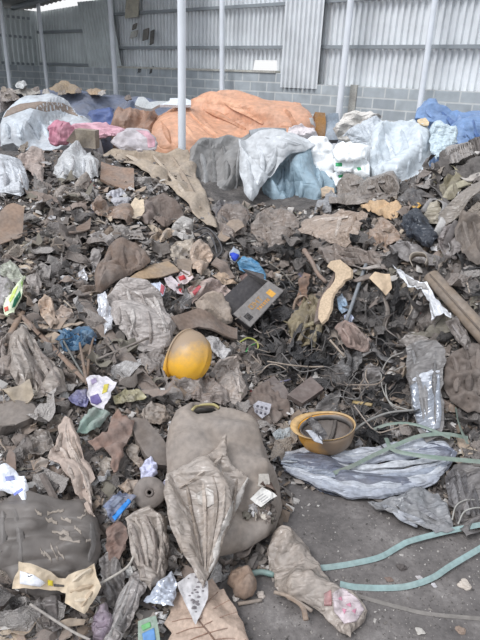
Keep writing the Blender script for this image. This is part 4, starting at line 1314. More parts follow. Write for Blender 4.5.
# long sheet at the foot of the right heap: a gathered sheet whose lengthwise folds stand up one beside the other
sh = H('plastic_sheet', 'long silver-grey sheet gathered in lengthwise folds at the foot of the right heap', 'plastic sheet',
       '279,458 296,453 320,452 350,452 372,449 400,444 428,441 446,446 456,454 448,468 438,480 420,490 396,495 366,498 336,494 312,486 296,478 284,468',
       (104, 108, 122), 'film', style='fold', ang=3.0, amp=.25, lift=.035, stand=.05, n=900, dust=.2)  # base coloured dark to paint the shade in the gaps between folds
OBJ['sheet'] = sh
FOLD = [mat(c, 'film', .15) for c in ((184, 187, 194), (166, 170, 180), (196, 198, 202), (150, 156, 168))]
rs = np.random.RandomState(3)
for i, (pl, ra, rb) in enumerate((
        ('278,456 300,452 325,453 355,454 385,449 415,444 440,444 454,451', .024, .013), ('279,459 305,457 335,459 365,460 400,456 436,452 452,455', .022, .012),
        ('281,461 306,462 335,466 365,468 400,464 430,460 450,459', .016, .010), ('281,463 305,469 335,476 365,480 400,477 430,470 449,462', .020, .012),
        ('283,466 308,475 336,484 366,488 398,486 428,478 447,466', .022, .013), ('286,469 310,480 336,489 366,494 398,491 426,484 444,472', .022, .014),
        ('300,455 330,456 360,457 395,452 430,447', .014, .010), ('296,472 320,480 350,487 385,488 415,483', .012, .010),
        ('320,464 350,472 385,473 420,468 446,461', .013, .009), ('340,452 370,451 405,446 436,447 450,453', .012, .009),
        ('366,484 395,482 425,476 446,464', .012, .009), ('284,460 300,460 322,463 350,469', .010, .008))):
    pp = [hit_pt(x, y, .05 + rs.uniform(0, .015)) for x, y in parse(pl)]
    C_ = catmull(pp, 7)
    nC = len(C_)
    V, Fc = [], []
    for k in range(nC):
        t = C_[min(k + 1, nC - 1)] - C_[max(k - 1, 0)]
        t /= np.linalg.norm(t)
        u_ = np.array([0, -.35, .94])
        u_ = u_ - t * (u_ @ t)
        u_ /= np.linalg.norm(u_)
        s_ = np.cross(t, u_)
        w = math.sin(math.pi * min(max((k + .6) / nC, .02), .98)) ** .45 * (1 + .25 * math.sin(k * .9 + i))
        tw = .35 * math.sin(k * .35 + i * 1.7)
        for q in range(7):
            a_ = math.pi * q / 6
            off = (s_ * math.cos(a_) * ra + u_ * (math.sin(a_) ** .7) * rb * 1.7 * (1 if q % 2 else .8)) * w
            V.append(C_[k] + off * math.cos(tw) + np.cross(t, off) * math.sin(tw) - u_ * .004)
    for k in range(nC - 1):
        for q in range(6):
            a_ = k * 7 + q
            Fc.append((a_, a_ + 7, a_ + 8, a_ + 1))
        Fc.append((k * 7, k * 7 + 6, k * 7 + 13, k * 7 + 7))
    Fc += [tuple(range(7)), tuple(range((nC - 1) * 7, nC * 7))[::-1]]
    fo = link('fold', V, Fc, FOLD[i % 4], sh, True)
    fo.data.set_sharp_from_angle(angle=math.radians(35))

def FO(lb, c1, c2, w, curves, rel=.55, k='film', du=.25):
    folds(OBJ[lb], [c.strip() for c in curves.split(';')], [mat(c1, k, du), mat(c2, k, du)], w, rel)


FO('long grey film hanging in vertical folds at the edge', (178, 167, 158), (140, 129, 122), 6, '24,330 34,352 48,372 54,396;32,340 44,358 56,374 62,390;16,336 24,356 34,376 38,394;20,334 30,360 42,384 46,397;10,344 18,364 26,384')
FO('second grey film with wrinkled folds beside the old wood strip', (164, 152, 144), (132, 120, 112), 5, '2,340 4,360 2,380;10,338 10,356 6,376')
FO('broad dusty crinkled film hanging beside the squashed jerrycan', (182, 170, 160), (146, 134, 126), 6, '134,514 142,530 146,552 150,584;144,512 152,530 156,552 154,580;156,512 162,530 162,556 156,578;130,520 138,540 142,562 146,580;128,526 134,548 140,570')
FO('long grey film tail running to the bottom edge', (176, 170, 166), (134, 128, 126), 6, '136,574 126,600 112,630 104,644;140,576 134,600 122,622 112,644;132,576 120,602 106,634')
FO('long pale tan twisted cloth strip on the dark flat bag', (204, 188, 176), (160, 144, 132), 5, '66,420 66,440 76,462 88,484 92,510;74,426 74,444 82,464 90,486;56,446 66,452 70,470 80,490;62,430 60,444 54,452;68,424 70,446 84,474 94,500')
FO('big clear dusty bag slumped in the middle of the slope', (204, 196, 190), (160, 150, 144), 5, '126,286 132,305 134,325 128,338;140,288 146,308 152,330 150,346;152,292 160,310 166,330;116,292 120,310 120,326;132,290 148,300 160,316 168,336;122,300 126,320 140,340')
D('glossy grey film hanging over the right heap', 'pale_area', '410,386 424,378 440,374 440,390 442,412 440,428 428,434 418,426 413,406', (146, 150, 158), 'foil', 'shiny paler lower part of the film', n=120, off=.004)  # lower part of the film given a paler silver-blue colour
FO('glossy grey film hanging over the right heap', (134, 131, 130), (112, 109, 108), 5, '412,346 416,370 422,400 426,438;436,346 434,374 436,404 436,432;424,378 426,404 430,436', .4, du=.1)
FO('glossy grey film hanging over the right heap', (198, 200, 206), (198, 200, 206), 6, '411,381 418,377 425,374 433,372 441,371;414,384 424,379 432,376', .3, du=0)  # near-white folds paint the glossy highlight streak across the film
FO('dark film folds at the edge under the long straps', (132, 128, 128), (96, 93, 94), 6, '456,468 462,490 470,520;470,470 474,495 480,520;452,478 456,500 462,526;463,468 468,492 476,524')
FO('heavy grey-brown fabric hanging at the edge of the right heap', (136, 126, 118), (110, 100, 93), 6, '462,216 466,236 474,258;472,218 478,240 482,258', .5, 'cloth')
FO('long brown film sagging under the broad paper tube', (150, 137, 128), (118, 106, 98), 5, '322,256 346,252 376,260;326,262 350,260 380,266;340,248 362,251 384,260')
FO('dusty grey-brown film above the broad paper tube', (162, 153, 146), (128, 118, 111), 5, '336,204 352,192 380,186;342,208 362,198 392,192;348,186 362,182 390,182')
FO('crinkled silver film under the long straps', (158, 160, 166), (120, 120, 124), 5, '378,504 400,512 430,526;400,496 420,508 448,526;390,510 404,520 420,528')
FO('grey frayed film strip above the dull brown sheet', (164, 156, 152), (128, 120, 116), 4, '450,322 460,336 470,352;456,320 466,336 472,350')
FO('lacy crumpled beige film below the clear sachet', (198, 186, 178), (150, 138, 130), 4, '214,372 222,386 230,402;226,362 232,378 240,400;236,364 238,382 242,398;210,380 220,392 226,398')
FO('khaki tangled rag hanging into the hollow', (150, 138, 114), (116, 104, 84), 4.5, '302,302 300,320 296,342;312,296 314,316 310,344;318,304 320,322 314,340;308,300 306,324 302,344;292,326 294,336 298,344', .7, 'cloth')
FO('pinkish-brown crumpled cloth on the right heap', (172, 152, 142), (130, 112, 104), 4.5, '340,326 348,336 350,346;348,324 356,336 362,348;344,322 358,330 368,342', .7, 'cloth')
FO('big dark flat sack with pale scratches in the lower corner', (112, 106, 102), (92, 87, 84), 7, '14,500 20,530 22,570;90,510 92,540 88,566;2,506 4,530 2,556', .25, 'tarp')
FO('flattened tan paper bag in front of the big dark sack', (212, 196, 174), (186, 166, 142), 5, '70,584 82,574 94,568;68,592 80,590 96,584;72,600 82,602 92,596;80,610 86,600 94,590', .5, 'card', .1)
FO('dull brown sheet right of the glossy grey film', (130, 119, 112), (100, 90, 84), 6, '452,352 458,370 456,396;466,346 470,372 468,404;478,342 480,370 480,400', .5, 'cloth')
FO('large dull brown leather-like sheet humped over the heap', (136, 120, 110), (112, 97, 88), 6, '112,248 106,262 100,280;124,243 122,258 126,272;136,248 140,258 140,266', .4, 'cloth')
FO('broad beige paper tube lying on the right heap', (200, 186, 174), (152, 132, 116), 5, '340,216 338,226 336,238;356,214 352,226 346,242;308,222 330,219 352,216', .4)  # paler folds carry the tube's highlights in their colour
FO('long dusty beige sheet spread down the crest below the orange tarp', (190, 175, 158), (164, 148, 132), 5, '150,152 168,172 190,200;170,152 184,176 204,214;120,152 140,162 160,180', .35, 'cloth')
rs = np.random.RandomState(12)
net = []
for i in range(34):
    x0, y0, a0 = rs.uniform(62, 92), rs.uniform(332, 346), rs.uniform(0, 3.1)
    net.append(' '.join('%.1f,%.1f' % (np.clip(x0 + 9 * t * math.cos(a0) + rs.uniform(-3, 3), 57, 97), np.clip(y0 + 6 * t * math.sin(a0) + rs.uniform(-2, 2), 329, 349)) for t in (-1, -.3, .3, 1)))
for cc in ((84, 118, 148), (60, 88, 116), (120, 146, 168)):
    folds(OBJ['tangle of dull blue netting on the left slope'], net[:11], mat(cc, 'cloth', .3), 1.8, 1.2, 'strand')
    net = net[11:]
FO('crumpled white bag on the crest below the pink sack', (220, 220, 222), (184, 182, 182), 4, '62,160 64,168 60,176;72,154 74,164 70,176;82,154 84,166 82,176;90,158 92,168 92,176')
FO('shiny grey-white bag bulging at the edge of the crest', (226, 228, 232), (176, 176, 180), 4, '8,158 14,172 16,190;2,160 6,176 6,192;18,166 22,178 22,190')

# printed and contrasting areas of single things
k = 'small printed green and blue carton at the bottom edge'
D(k, 'print', '142,634 154,628 156,642 144,644', (96, 140, 190), label='blue picture')
D(k, 'print', '141,626 150,622 151,627 143,631', (110, 170, 110), label='green picture')
k = 'crumpled white magazine page with yellow and purple print'
D(k, 'print', '104,385 109,384 107,392 102,394', (206, 190, 84), label='yellow print')
D(k, 'print', '90,397 98,394 102,402 97,405 91,403', (112, 100, 150), label='purple print')
D(k, 'print', '91,380 96,378 97,382 92,385', (176, 160, 190), label='lilac print')
k = 'dull blue packet with a bright blue stripe beside the round disc'
D(k, 'stripe', '112,517 128,499 132,501 115,521', (48, 130, 206), label='bright blue stripe')
D(k, 'print', '110,505 119,496 124,498 114,508', (128, 134, 150), label='grey window')
k = 'crumpled bright white printed paper near the edge'
D(k, 'print', '5,477 14,476 15,480 6,481', (150, 158, 206), label='blue lettering')
D(k, 'print', '12,495 22,488 23,490 14,497', (140, 150, 220), label='blue line')
k = 'flattened tan paper bag in front of the big dark sack'
D(k, 'print', '20,571 34,575 46,583 40,587 20,584', (232, 232, 236), label='white print')
D(k, 'print', '25,574 33,575.5 29,577.5', (90, 90, 92), label='dark mark', n=10)
D(k, 'sticker', '48,580 53,581 53,586 48,585.5', (216, 196, 60), label='yellow sticker')
D(k, 'print', '54,584 64,585 64,587 54,586.5', (70, 64, 60), label='dark line')
k = 'clear dusty bag with a pink print lying on the concrete'
D(k, 'print', '332,594 342,588 358,600 364,610 356,622 344,624 334,612', (226, 208, 212), 'film', 'white print area', n=120, off=.005)
D(k, 'print', '324,594 331,590 332,606 324,606', (186, 120, 120), 'film', 'dull red print')
for pl in ('338,600 341,598 342,602', '346,606 350,604 351,608', '352,612 356,610 355,615', '342,610 346,611 344,615'):
    D(k, 'print', pl, (206, 140, 160), label='pink print', n=8, off=.008)
k = 'empty silver pill blister on the dull brown sheet'
for i in range(3):
    for j in range(2):
        cx, cy = 257.5 + i * 4.3 - j * 0.9, 406.2 + i * 1.2 + j * 5.4
        D(k, 'pill_pocket', [(cx - 1.1, cy - 1), (cx + 1, cy - .6), (cx + .8, cy + 1.2), (cx - 1.2, cy + .8)], (92, 88, 96), n=8)
k = 'big dark flat sack with pale scratches in the lower corner'
rs = np.random.RandomState(5)
for (cx, cy, w_, a_) in ((56, 512, 16, -.1), (66, 520, 12, .1), (60, 532, 18, .1), (70, 540, 20, .25), (82, 516, 10, -.5), (88, 508, 10, -.6), (48, 556, 14, .9), (54, 552, 16, 1.1), (60, 553, 14, .9), (42, 552, 10, 1.0),
                         (90, 540, 10, -.5), (52, 521, 12, .3), (66, 534, 10, .9), (78, 530, 8, .5), (38, 512, 8, .7)):
    P_ = []
    for t in np.linspace(-.5, .5, 7):
        P_.append((cx + t * w_ * math.cos(a_) + rs.uniform(-1, 1), cy + t * w_ * math.sin(a_) + rs.uniform(-1, 1)))
    pl = [(x, y - rs.uniform(.3, 2.6)) for x, y in P_] + [(x, y + rs.uniform(.3, 2.6)) for x, y in P_[::-1]]
    D(k, 'scratch', pl, (168, 156, 144), 'card', 'pale scratch', n=30, off=.002)
k = 'torn white and red wrapper below the beige film'
D(k, 'print', '178,277 184,275 186,279 180,281', (196, 60, 66), label='red print')
k = 'white wrapper with a red edge beside the pale blue wrapper'
D(k, 'print', '178,284 181,285 182,293 179,291', (190, 70, 74), label='red edge')
k = 'striped pink and beige fabric edge above the folded round fabric'
D(k, 'print', '192,292 199,285 201,287 195,296', (190, 92, 98), label='red mark')
k = 'flat brown cardboard panel near the crest beside the white bag'
k = 'pale blue plastic wrapper on top of the big clear bag'
D(k, 'print', '161,284 165,287 163,295 160,292', (184, 96, 104), label='red edge')
k = 'long torn white plastic strip across the thick cardboard tube'
D(k, 'dirty_end', '405,276 414,280 425,283 429,290 420,289 409,285', (170, 166, 164), 'film', 'dusty grey end')

# ------------------------------------------------------------------ green and white packet
pk = H('packet', 'long green and white packet lying beside the grey bag', 'packet', '22,281 25,277 23,288 21,298 15,311 9,314 4,312 3,307 9,297 14,287', (226, 234, 202), 'clean',
       style='film', amp=.5, bulge=.02, lift=.10, stand=.3)
OBJ['packet'] = pk
D('packet', 'stripe', '20,291 21,296 15,307 12,308 14,300', (40, 120, 88), label='dark green stripe')
D('packet', 'stripe', '14,290 18,286 14,297 10,303 9,300', (206, 222, 120), label='yellow-green stripe')
D('packet', 'print', '4,308 8,306.5 8.5,310.5 5,312', (206, 92, 76), label='red corner')
D('packet', 'twist', '21,283 25,278 24,284 22,287', (168, 206, 118), label='bright green twist')

# ------------------------------------------------------------------ squashed jerrycan and the film on it
JC = mat((152, 139, 128), 'hard', 0.4, DUST, None, 0.6)
jc = patch('jerrycan', '166,446 170,424 176,411 188,404 203,402 214,403 224,409 238,414 249,418 257,430 264,446 276,462 286,480 291,496 288,510 278,528 264,540 246,550 226,556 206,560 192,548 178,528 168,494', JC,
           'big squashed brown plastic jerrycan with a dark hand hole', 'jerrycan', style='cloth', amp=.35, bulge=.10, lift=.09, stand=.35, drape=.15, belly=.2,
           hole='193,409 200,406.5 214,406.5 218,410 208,413 196,414', n=1500, smooth=True, jit=0.3,
           hfun=lambda x, y: -0.0028 * np.maximum(0, x - (250 + (y - 420) * .1)) + 0.0006 * np.maximum(0, 30 - abs(x - (250 + (y - 420) * .1))) * (y > 412))
HB = path_pts([(191, 409), (199, 405.5), (215, 405.5), (219, 410), (209, 414), (195, 415)], 0.13, 4)
bvh, nrm = SURF[jc.name]


V, Fc = sweep_vf(on_surface(jc, [(192, 410.5), (196, 406.5), (203, 405), (213, 405), (219, 408.5)], 0.003, 5), 0.006, seg=7)
link('hand_hole_rim', V, Fc, mat((186, 172, 118), 'hard'), jc)['label'] = 'yellowish rim of the hand hole'
bp = []
for p in ((193, 409), (200, 406.5), (214, 406.5), (218, 410), (208, 413.5), (196, 414.5)):
    d = rays([p])[0]
    bp.append(np.array(on_surface(jc, [(205, 400)], 0, 1)[0]))
hole_y = np.array(on_surface(jc, [(206, 404)], 0, 1)[0])
d0 = rays([(205, 410)])[0]
dist = (hole_y - ORG) @ d0 / (d0 @ d0)
cent = ORG + d0 * (dist + 0.07)
V = []
for q in (0, 1):
    for a in range(16):
        th = a * math.pi / 8
        d = rays([(205.5 + 17 * math.cos(th), 410.3 + 6.5 * math.sin(th))])[0]
        V.append(ORG + d * (dist + 0.05 + 0.02 * q))
Fc = [tuple(range(16)), tuple(range(16, 32))[::-1]] + [((a + 1) % 16, a, 16 + a, 16 + (a + 1) % 16) for a in range(16)]
link('hole_shade_plate', V, Fc, mat((62, 58, 54), 'hard', 0.1), jc)  # dark plate behind the hand hole, the hole's shade put into its colour
fm = H('plastic_film', 'dusty clear film sheet draped over the squashed jerrycan', 'plastic film',
       '168,472 186,464 204,456 218,447 222,437 226,434 230,455 238,466 249,478 246,492 238,506 230,524 222,544 212,572 205,588 194,572 184,554 174,536 167,514 164,492',
       (170, 159, 150), 'film', style='fold', ang=1.3, amp=.8, bulge=.04, lift=.20, stand=.35, drape=.15, n=1500, dust=.35, dustcol=(146, 129, 114))
OBJ['film'] = fm
D('film', 'clear_edge', '247,478 249,480 246,493 238,507 230,525 222,545 212,573 209,580 208,566 214,545 222,524 230,506 238,492', (206, 198, 190), 'film', 'clear edge of the film with a painted highlight', n=200, off=.006)  # clear edge, its bright highlight painted into the colour
D('film', 'wet_spot', '196,494 206,488 216,492 218,502 208,508 198,504', (190, 182, 174), 'film', 'clear window in the dust', n=60)
ct = H('carton', 'small white carton open on the side of the jerrycan', 'carton', '250,499 262,487 274,493 277,496 270,500 261,507 256,504', (224, 220, 214), 'paper',
       style='flat', amp=.3, thick=.004, lift=.035, stand=.3, dust=.06, on=jc, drape=0)
patch('flap', '259,474 268,474 270,484 264,487 258,486', mat((196, 188, 178), 'paper'), parent=ct, style='flat', amp=.3, lift=.03, stand=.5, thick=.004, on=jc, drape=0)
patch('inner_side', '258,486 264,480 271,483 277,495 273,493 266,488', mat((104, 82, 70), 'card'), 'brown inner side', parent=ct, style='flat', amp=.3, lift=.02, stand=.2, thick=.004, on=jc, drape=0)
OBJ['ct'] = ct
for i in range(4):
    x0, y0 = 256 + i * 2.4, 498.5 + i * 1.5
    D('ct', 'print', [(x0, y0), (x0 + 7, y0 - 5), (x0 + 7.4, y0 - 4.5), (x0 + .4, y0 + .5)], (176, 174, 174), n=6, off=.002)

folds(fm, ['222,464 226,500 216,540 207,578', '238,474 234,504 222,540 209,570', '202,472 206,510 206,545 205,574', '186,480 192,512 198,545 203,570', '176,490 196,478 216,464 224,452', '212,468 218,505 212,545 206,576'],
      [mat((184, 170, 158), 'film', .3), mat((150, 136, 124), 'film', .4)], 5, .5)

# ------------------------------------------------------------------ round disc with a hole
dc = hit_pt(149.5, 493, 0.08)
nd = normal_at(dc[0], dc[1])
nd = nd * 0.6 + np.array([0, -0.75, 0.35])
nd /= np.linalg.norm(nd)
ux = np.cross((0, 0, 1.0), nd)
ux /= np.linalg.norm(ux)
uy = np.cross(nd, ux)
R_ = 15.3 / F * np.linalg.norm(dc - ORG)
prof = [(0.13, 0.0), (0.16, 0.012), (0.5, 0.014), (0.92, 0.012), (1.0, 0.004), (1.0, -0.02), (0.13, -0.02)]
V, Fc = [], []
SEG = 40
for i in range(SEG):
    a = 2 * math.pi * i / SEG
    for r_, z_ in prof:
        wob = 1 + 0.02 * math.sin(3 * a + 1) + 0.012 * math.sin(7 * a)
        V.append(dc + (ux * math.cos(a) + uy * math.sin(a)) * R_ * r_ * wob + nd * z_)
K = len(prof)
for i in range(SEG):
    for j in range(K):
        a, b = i * K + j, i * K + (j + 1) % K
        c, e = ((i + 1) % SEG) * K + (j + 1) % K, ((i + 1) % SEG) * K + j
        Fc.append((a, b, c, e))
dk = tag(link('disc', V, Fc, mat((132, 122, 115), 'card', 0.4)), 'round grey-brown disc with a small centre hole', 'disc')
V, Fc = sweep_vf([dc + (ux * math.cos(a) + uy * math.sin(a)) * R_ * 0.2 + nd * 0.013 for a in np.linspace(0, 6.283, 21)[:-1]], 0.005, seg=6, closed=True)
link('hub_ring', V, Fc, mat((116, 106, 100), 'card', 0.3), dk)
mark([(149.5 + 16 * math.cos(a), 493 + 16 * math.sin(a)) for a in np.linspace(0, 6.28, 20)])

# ------------------------------------------------------------------ dried leaf
lf = H('dried_leaf', 'large dry brown leaf with ribbed veins at the bottom edge', 'leaf',
       '170,612 174,600 170,594 182,590 186,582 198,580 204,582 212,578 220,588 224,587 230,598 236,606 238,613 243,622 245,632 250,644 252,656 206,658 172,655 165,646 172,632 164,622', (188, 165, 148), 'paper',
       style='fold', ang=2.6, amp=.35, bulge=.02, lift=.05, stand=.15, n=900, dust=.12, jit=.3, smooth=True)
OBJ['leaf'] = lf
V, Fc = sweep_vf(on_surface(lf, [(198, 620), (208, 632), (216, 643), (222, 654)], 0.002, 6), 0.0028, seg=6)
link('midrib', V, Fc, mat((120, 92, 76), 'wood'), lf)
for a, b in (((203, 626), (238, 612)), ((199, 620), (230, 600)), ((209, 633), (244, 627)), ((196, 617), (218, 592)), ((214, 640), (246, 640)), ((203, 627), (176, 634)), ((208, 633), (178, 648)), ((197, 619), (172, 622))):
    V, Fc = sweep_vf(on_surface(lf, [a, ((a[0] + b[0]) / 2, (a[1] + b[1]) / 2 - 1.5), b], 0.001, 6), 0.0017, seg=5, taper=(1, .5))
    link('vein', V, Fc, mat((146, 112, 94), 'wood'), lf)
tr = H('patterned_cloth', 'spotted grey triangle of cloth lying on the dry leaf', 'cloth', '177,583 190,574 203,571 208,582 208,598 202,612 196,624 190,614 184,600', (206, 202, 202), 'cloth',
       style='film', amp=.35, lift=.11, stand=.25, dust=.1, jit=.3)
OBJ['tri'] = tr
rs = np.random.RandomState(9)
for i in range(26):
    t = rs.uniform(0, 1)
    cy = 577 + t * 38
    cx = 196 + rs.uniform(-1, 1) * (12 * (1 - t) + 1)
    w_ = rs.uniform(1, 2.6)
    D('tri', 'spot', [(cx + w_ * math.cos(q) * rs.uniform(.6, 1.2), cy + w_ * .6 * math.sin(q) * rs.uniform(.6, 1.2)) for q in np.linspace(0, 5.5, 7)], (140, 134, 136), 'cloth', n=8, off=.0015)

# ------------------------------------------------------------------ hard hats


def dome_vf(N=28, M=12, a=0.112, b=0.138, h=0.145, t=0.004, ridges=True):
    V, Fc = [], []
    for q in (0, 1):
        for i in range(M + 1):
            ph = (math.pi / 2) * i / M
            for j in range(N):
                th = 2 * math.pi * j / N
                x = math.cos(ph) ** 0.85 * math.cos(th)
                y = math.cos(ph) ** 0.85 * math.sin(th)
                z = math.sin(ph) ** 0.95
                k = 1.0
                if ridges:
                    k += 0.035 * math.exp(-((x * a) / 0.012) ** 2) * min(1, z * 2) + 0.02 * math.exp(-((abs(x * a) - 0.038) / 0.008) ** 2) * min(1, z * 2)
                V.append(((a - t * q) * x * k, (b - t * q) * y * k, (h - t * q) * z * k))
    n1 = (M + 1) * N
    for i in range(M):
        for j in range(N):
            p, r = i * N + j, i * N + (j + 1) % N
            Fc.append((p, r, r + N, p + N))
            Fc.append((n1 + p, n1 + p + N, n1 + r + N, n1 + r))
    for j in range(N):
        Fc.append((j, n1 + j, n1 + (j + 1) % N, (j + 1) % N))
    return V, Fc


def brim_vf(N=40, a=0.112, b=0.138, t=0.004):
    V, Fc = [], []
    for j in range(N):
        th = 2 * math.pi * j / N
        c, s = math.cos(th), math.sin(th)
        w = 0.007 + 0.030 * max(0, s) ** 2
        for r, z in ((0.0, 0.0), (w, -0.008 - 0.012 * max(0, s)), (w, -0.008 - 0.012 * max(0, s) - t), (0.0, -t - 0.002)):
            V.append(((a - 0.003 + r) * c, (b - 0.003 + r) * s, z))
    for j in range(N):
        for q in range(4):
            p, r = j * 4, ((j + 1) % N) * 4
            Fc.append((p + q, r + q, r + (q + 1) % 4, p + (q + 1) % 4))
    return V, Fc


def hat_material(clean, dustc, axis, lo, hi, kind='hard'):
    """yellow plastic with a layer of dust that has settled on one side of the shell"""
    m = bpy.data.materials.new('hard_hat_material')
    m.use_nodes = True
    nt = m.node_tree
    b = nt.nodes['Principled BSDF']
    tc = nt.nodes.new('ShaderNodeTexCoord')
    dp = node(nt, 'ShaderNodeVectorMath', operation='DOT_PRODUCT')
    nt.links.new(tc.outputs['Object'], dp.inputs[0])
    dp.inputs[1].default_value = axis
    n = node(nt, 'ShaderNodeTexNoise', Scale=14.0, Detail=6.0, Roughness=0.7)
    nt.links.new(tc.outputs['Object'], n.inputs['Vector'])
    mm = node(nt, 'ShaderNodeMath', operation='MULTIPLY_ADD')
    nt.links.new(n.outputs['Fac'], mm.inputs[0])
    mm.inputs[1].default_value = 0.17
    nt.links.new(dp.outputs['Value'], mm.inputs[2])
    f = ramp(nt, mm.outputs[0], [(0.0, (0, 0, 0, 1)), (1.0, (0.93, 0.93, 0.93, 1))])
    mr = node(nt, 'ShaderNodeMapRange')
    nt.links.new(mm.outputs[0], mr.inputs['Value'])
    mr.inputs['From Min'].default_value = lo
    mr.inputs['From Max'].default_value = hi
    mr.inputs['To Max'].default_value = 0.93
    col = mixc(nt, mr.outputs['Result'], lin(clean), lin(dustc))
    nt.links.new(col, b.inputs['Base Color'])
    b.inputs['Roughness'].default_value = 0.42
    return m


def place_basis(o, loc, ez, ey):
    ez = np.array(ez, float)
    ez /= np.linalg.norm(ez)
    ey = np.array(ey, float)
    ey = ey - ez * (ey @ ez)
    ey /= np.linalg.norm(ey)
    ex = np.cross(ey, ez)
    o.matrix_world = Matrix(((ex[0], ey[0], ez[0], loc[0]), (ex[1], ey[1], ez[1], loc[1]), (ex[2], ey[2], ez[2], loc[2]), (0, 0, 0, 1)))


def child(name, VF, m, parent, smooth=True, label=None):
    V, Fc = VF
    me = bpy.data.meshes.new(name)
    me.from_pydata([tuple(q) for q in V], [], [tuple(q) for q in Fc])
    if smooth:
        me.polygons.foreach_set('use_smooth', [True] * len(me.polygons))
    me.materials.append(m)
    o = bpy.data.objects.new(name, me)
    COL.objects.link(o)
    o.parent = parent
    if label:
        o['label'] = label
    return o


CR, CU, CB = RM[:, 0], RM[:, 1], RM[:, 2]     # camera right, up, towards the viewer
h1 = empty('hard_hat', (0, 0, 0))
d = rays([(185, 356)])[0]
dist = hit([(190, 376)])[0]
loc = ORG + d * (dist * 0.985)
ax1 = CR * 0.72 + CB * 0.62 - CU * 0.18
place_basis(h1, loc, ax1, -CU * 1.0 - CR * 0.45)
h1.scale = (.95, .95, .95)
up_local = np.array(h1.matrix_world.to_3x3()).T @ np.array([-0.25, 0.25, 1.0])
up_local /= np.linalg.norm(up_local)
HM = hat_material((246, 186, 62), (150, 132, 116), tuple(up_local), 0.045, 0.165)
h1.scale = (.95, .95, .95)
child('shell', dome_vf(), HM, h1)
child('brim', brim_vf(), HM, h1)
child('headband', sweep_vf([(0.098 * math.cos(a), 0.12 * math.sin(a), 0.012) for a in np.linspace(0, 6.283, 33)[:-1]], 0.002, 0.012, seg=6, up=(0, 0, 1), closed=True), mat((70, 66, 62), 'hard'), h1)
tag(h1, 'yellow hard hat lying on its side, dusty on top', 'hard hat', 'hard hats in the rubbish')
mark('168,376 170,350 180,331 196,331 208,340 213,356 210,368 200,376 186,379')

h2 = empty('hard_hat', (0, 0, 0))
h2.scale = (.92, .92, .92)
d = rays([(326, 427)])[0]
dist = hit([(326, 446)])[0]
loc = ORG + d * (dist * 0.96)
place_basis(h2, loc, -CU * 0.86 - CB * 0.40 + CR * 0.10, -CR * 1.0 - CU * 0.0)
h2.scale = (.92, .92, .92)
HM2 = hat_material((240, 172, 58), (128, 114, 102), (0.5, -1.0, 0.0), -0.03, 0.12)
child('shell', dome_vf(), HM2, h2)
child('brim', brim_vf(), mat((206, 168, 112), 'hard', 0.3), h2, True, 'pale dusty brim')
child('headband', sweep_vf([(0.098 * math.cos(a), 0.12 * math.sin(a), 0.018) for a in np.linspace(0, 6.283, 33)[:-1]], 0.002, 0.014, seg=6, up=(0, 0, 1), closed=True), mat((74, 70, 68), 'hard'), h2)
for a in (0.5, 1.6, 2.7):
    c, s = math.cos(a), math.sin(a)
    child('strap', sweep_vf(catmull([(0.1 * c, 0.125 * s, 0.02), (0.06 * c, 0.075 * s, 0.085), (0, 0, 0.10), (-0.06 * c, -0.075 * s, 0.085), (-0.1 * c, -0.125 * s, 0.02)], 5), 0.010, 0.0015, seg=6, up=(0, 0, 1)), mat((92, 86, 82), 'cloth'), h2)
child('lining', dome_vf(24, 8, 0.102, 0.128, 0.13, 0.003, False), mat((118, 106, 98), 'hard', 0.5), h2, True, 'grey dusty lining')
tag(h2, 'upturned yellow hard hat showing its straps, in the hollow', 'hard hat', 'hard hats in the rubbish')
mark('289,416 296,412 330,414 356,424 359,436 352,446 330,450 306,446')
H('plastic_film', 'dark strip of film inside the upturned hard hat', 'plastic film', '306,420 312,416 320,424 328,436 322,440 314,432', (70, 68, 70), 'film', lift=.30, stand=.4, amp=1.0, n=120)
H('paper', 'scrap of pale paper inside the upturned hard hat', 'paper', '306,430 314,430 322,438 323,444 314,440', (190, 192, 198), 'paper', lift=.29, stand=.4, amp=.8, n=80)

# ------------------------------------------------------------------ open carton with orange lettering
bx = empty('cardboard_box', (0, 0, 0))
q = [(233, 314), (268, 281), (283, 291), (250, 327)]
dist = hit([(249, 322)])[0] * 0.955
base = ORG + rays([(249, 326)])[0] * dist
nf = CB * 0.72 + np.array([0, -0.3, 0.45]) + CR * 0.35
nf /= np.linalg.norm(nf)
C4 = []
for p in q:
    d = rays([p])[0]
    C4.append(ORG + d * (((base - ORG) @ nf) / (d @ nf)))
bx.location = C4[3]
vin = -nf * 0.11
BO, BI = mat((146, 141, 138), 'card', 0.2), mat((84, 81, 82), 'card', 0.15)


def quad_slab(name, a, b, c, e, t, m, parent, label=None):
    n_ = np.cross(b - a, e - a)
    n_ /= np.linalg.norm(n_)
    V = [a, b, c, e] + [p - n_ * t for p in (a, b, c, e)]
    Fc = [(0, 1, 2, 3), (7, 6, 5, 4), (0, 4, 5, 1), (1, 5, 6, 2), (2, 6, 7, 3), (3, 7, 4, 0)]
    o = link(name, V, Fc, m, parent, False)
    if label:
        o['label'] = label
    return o


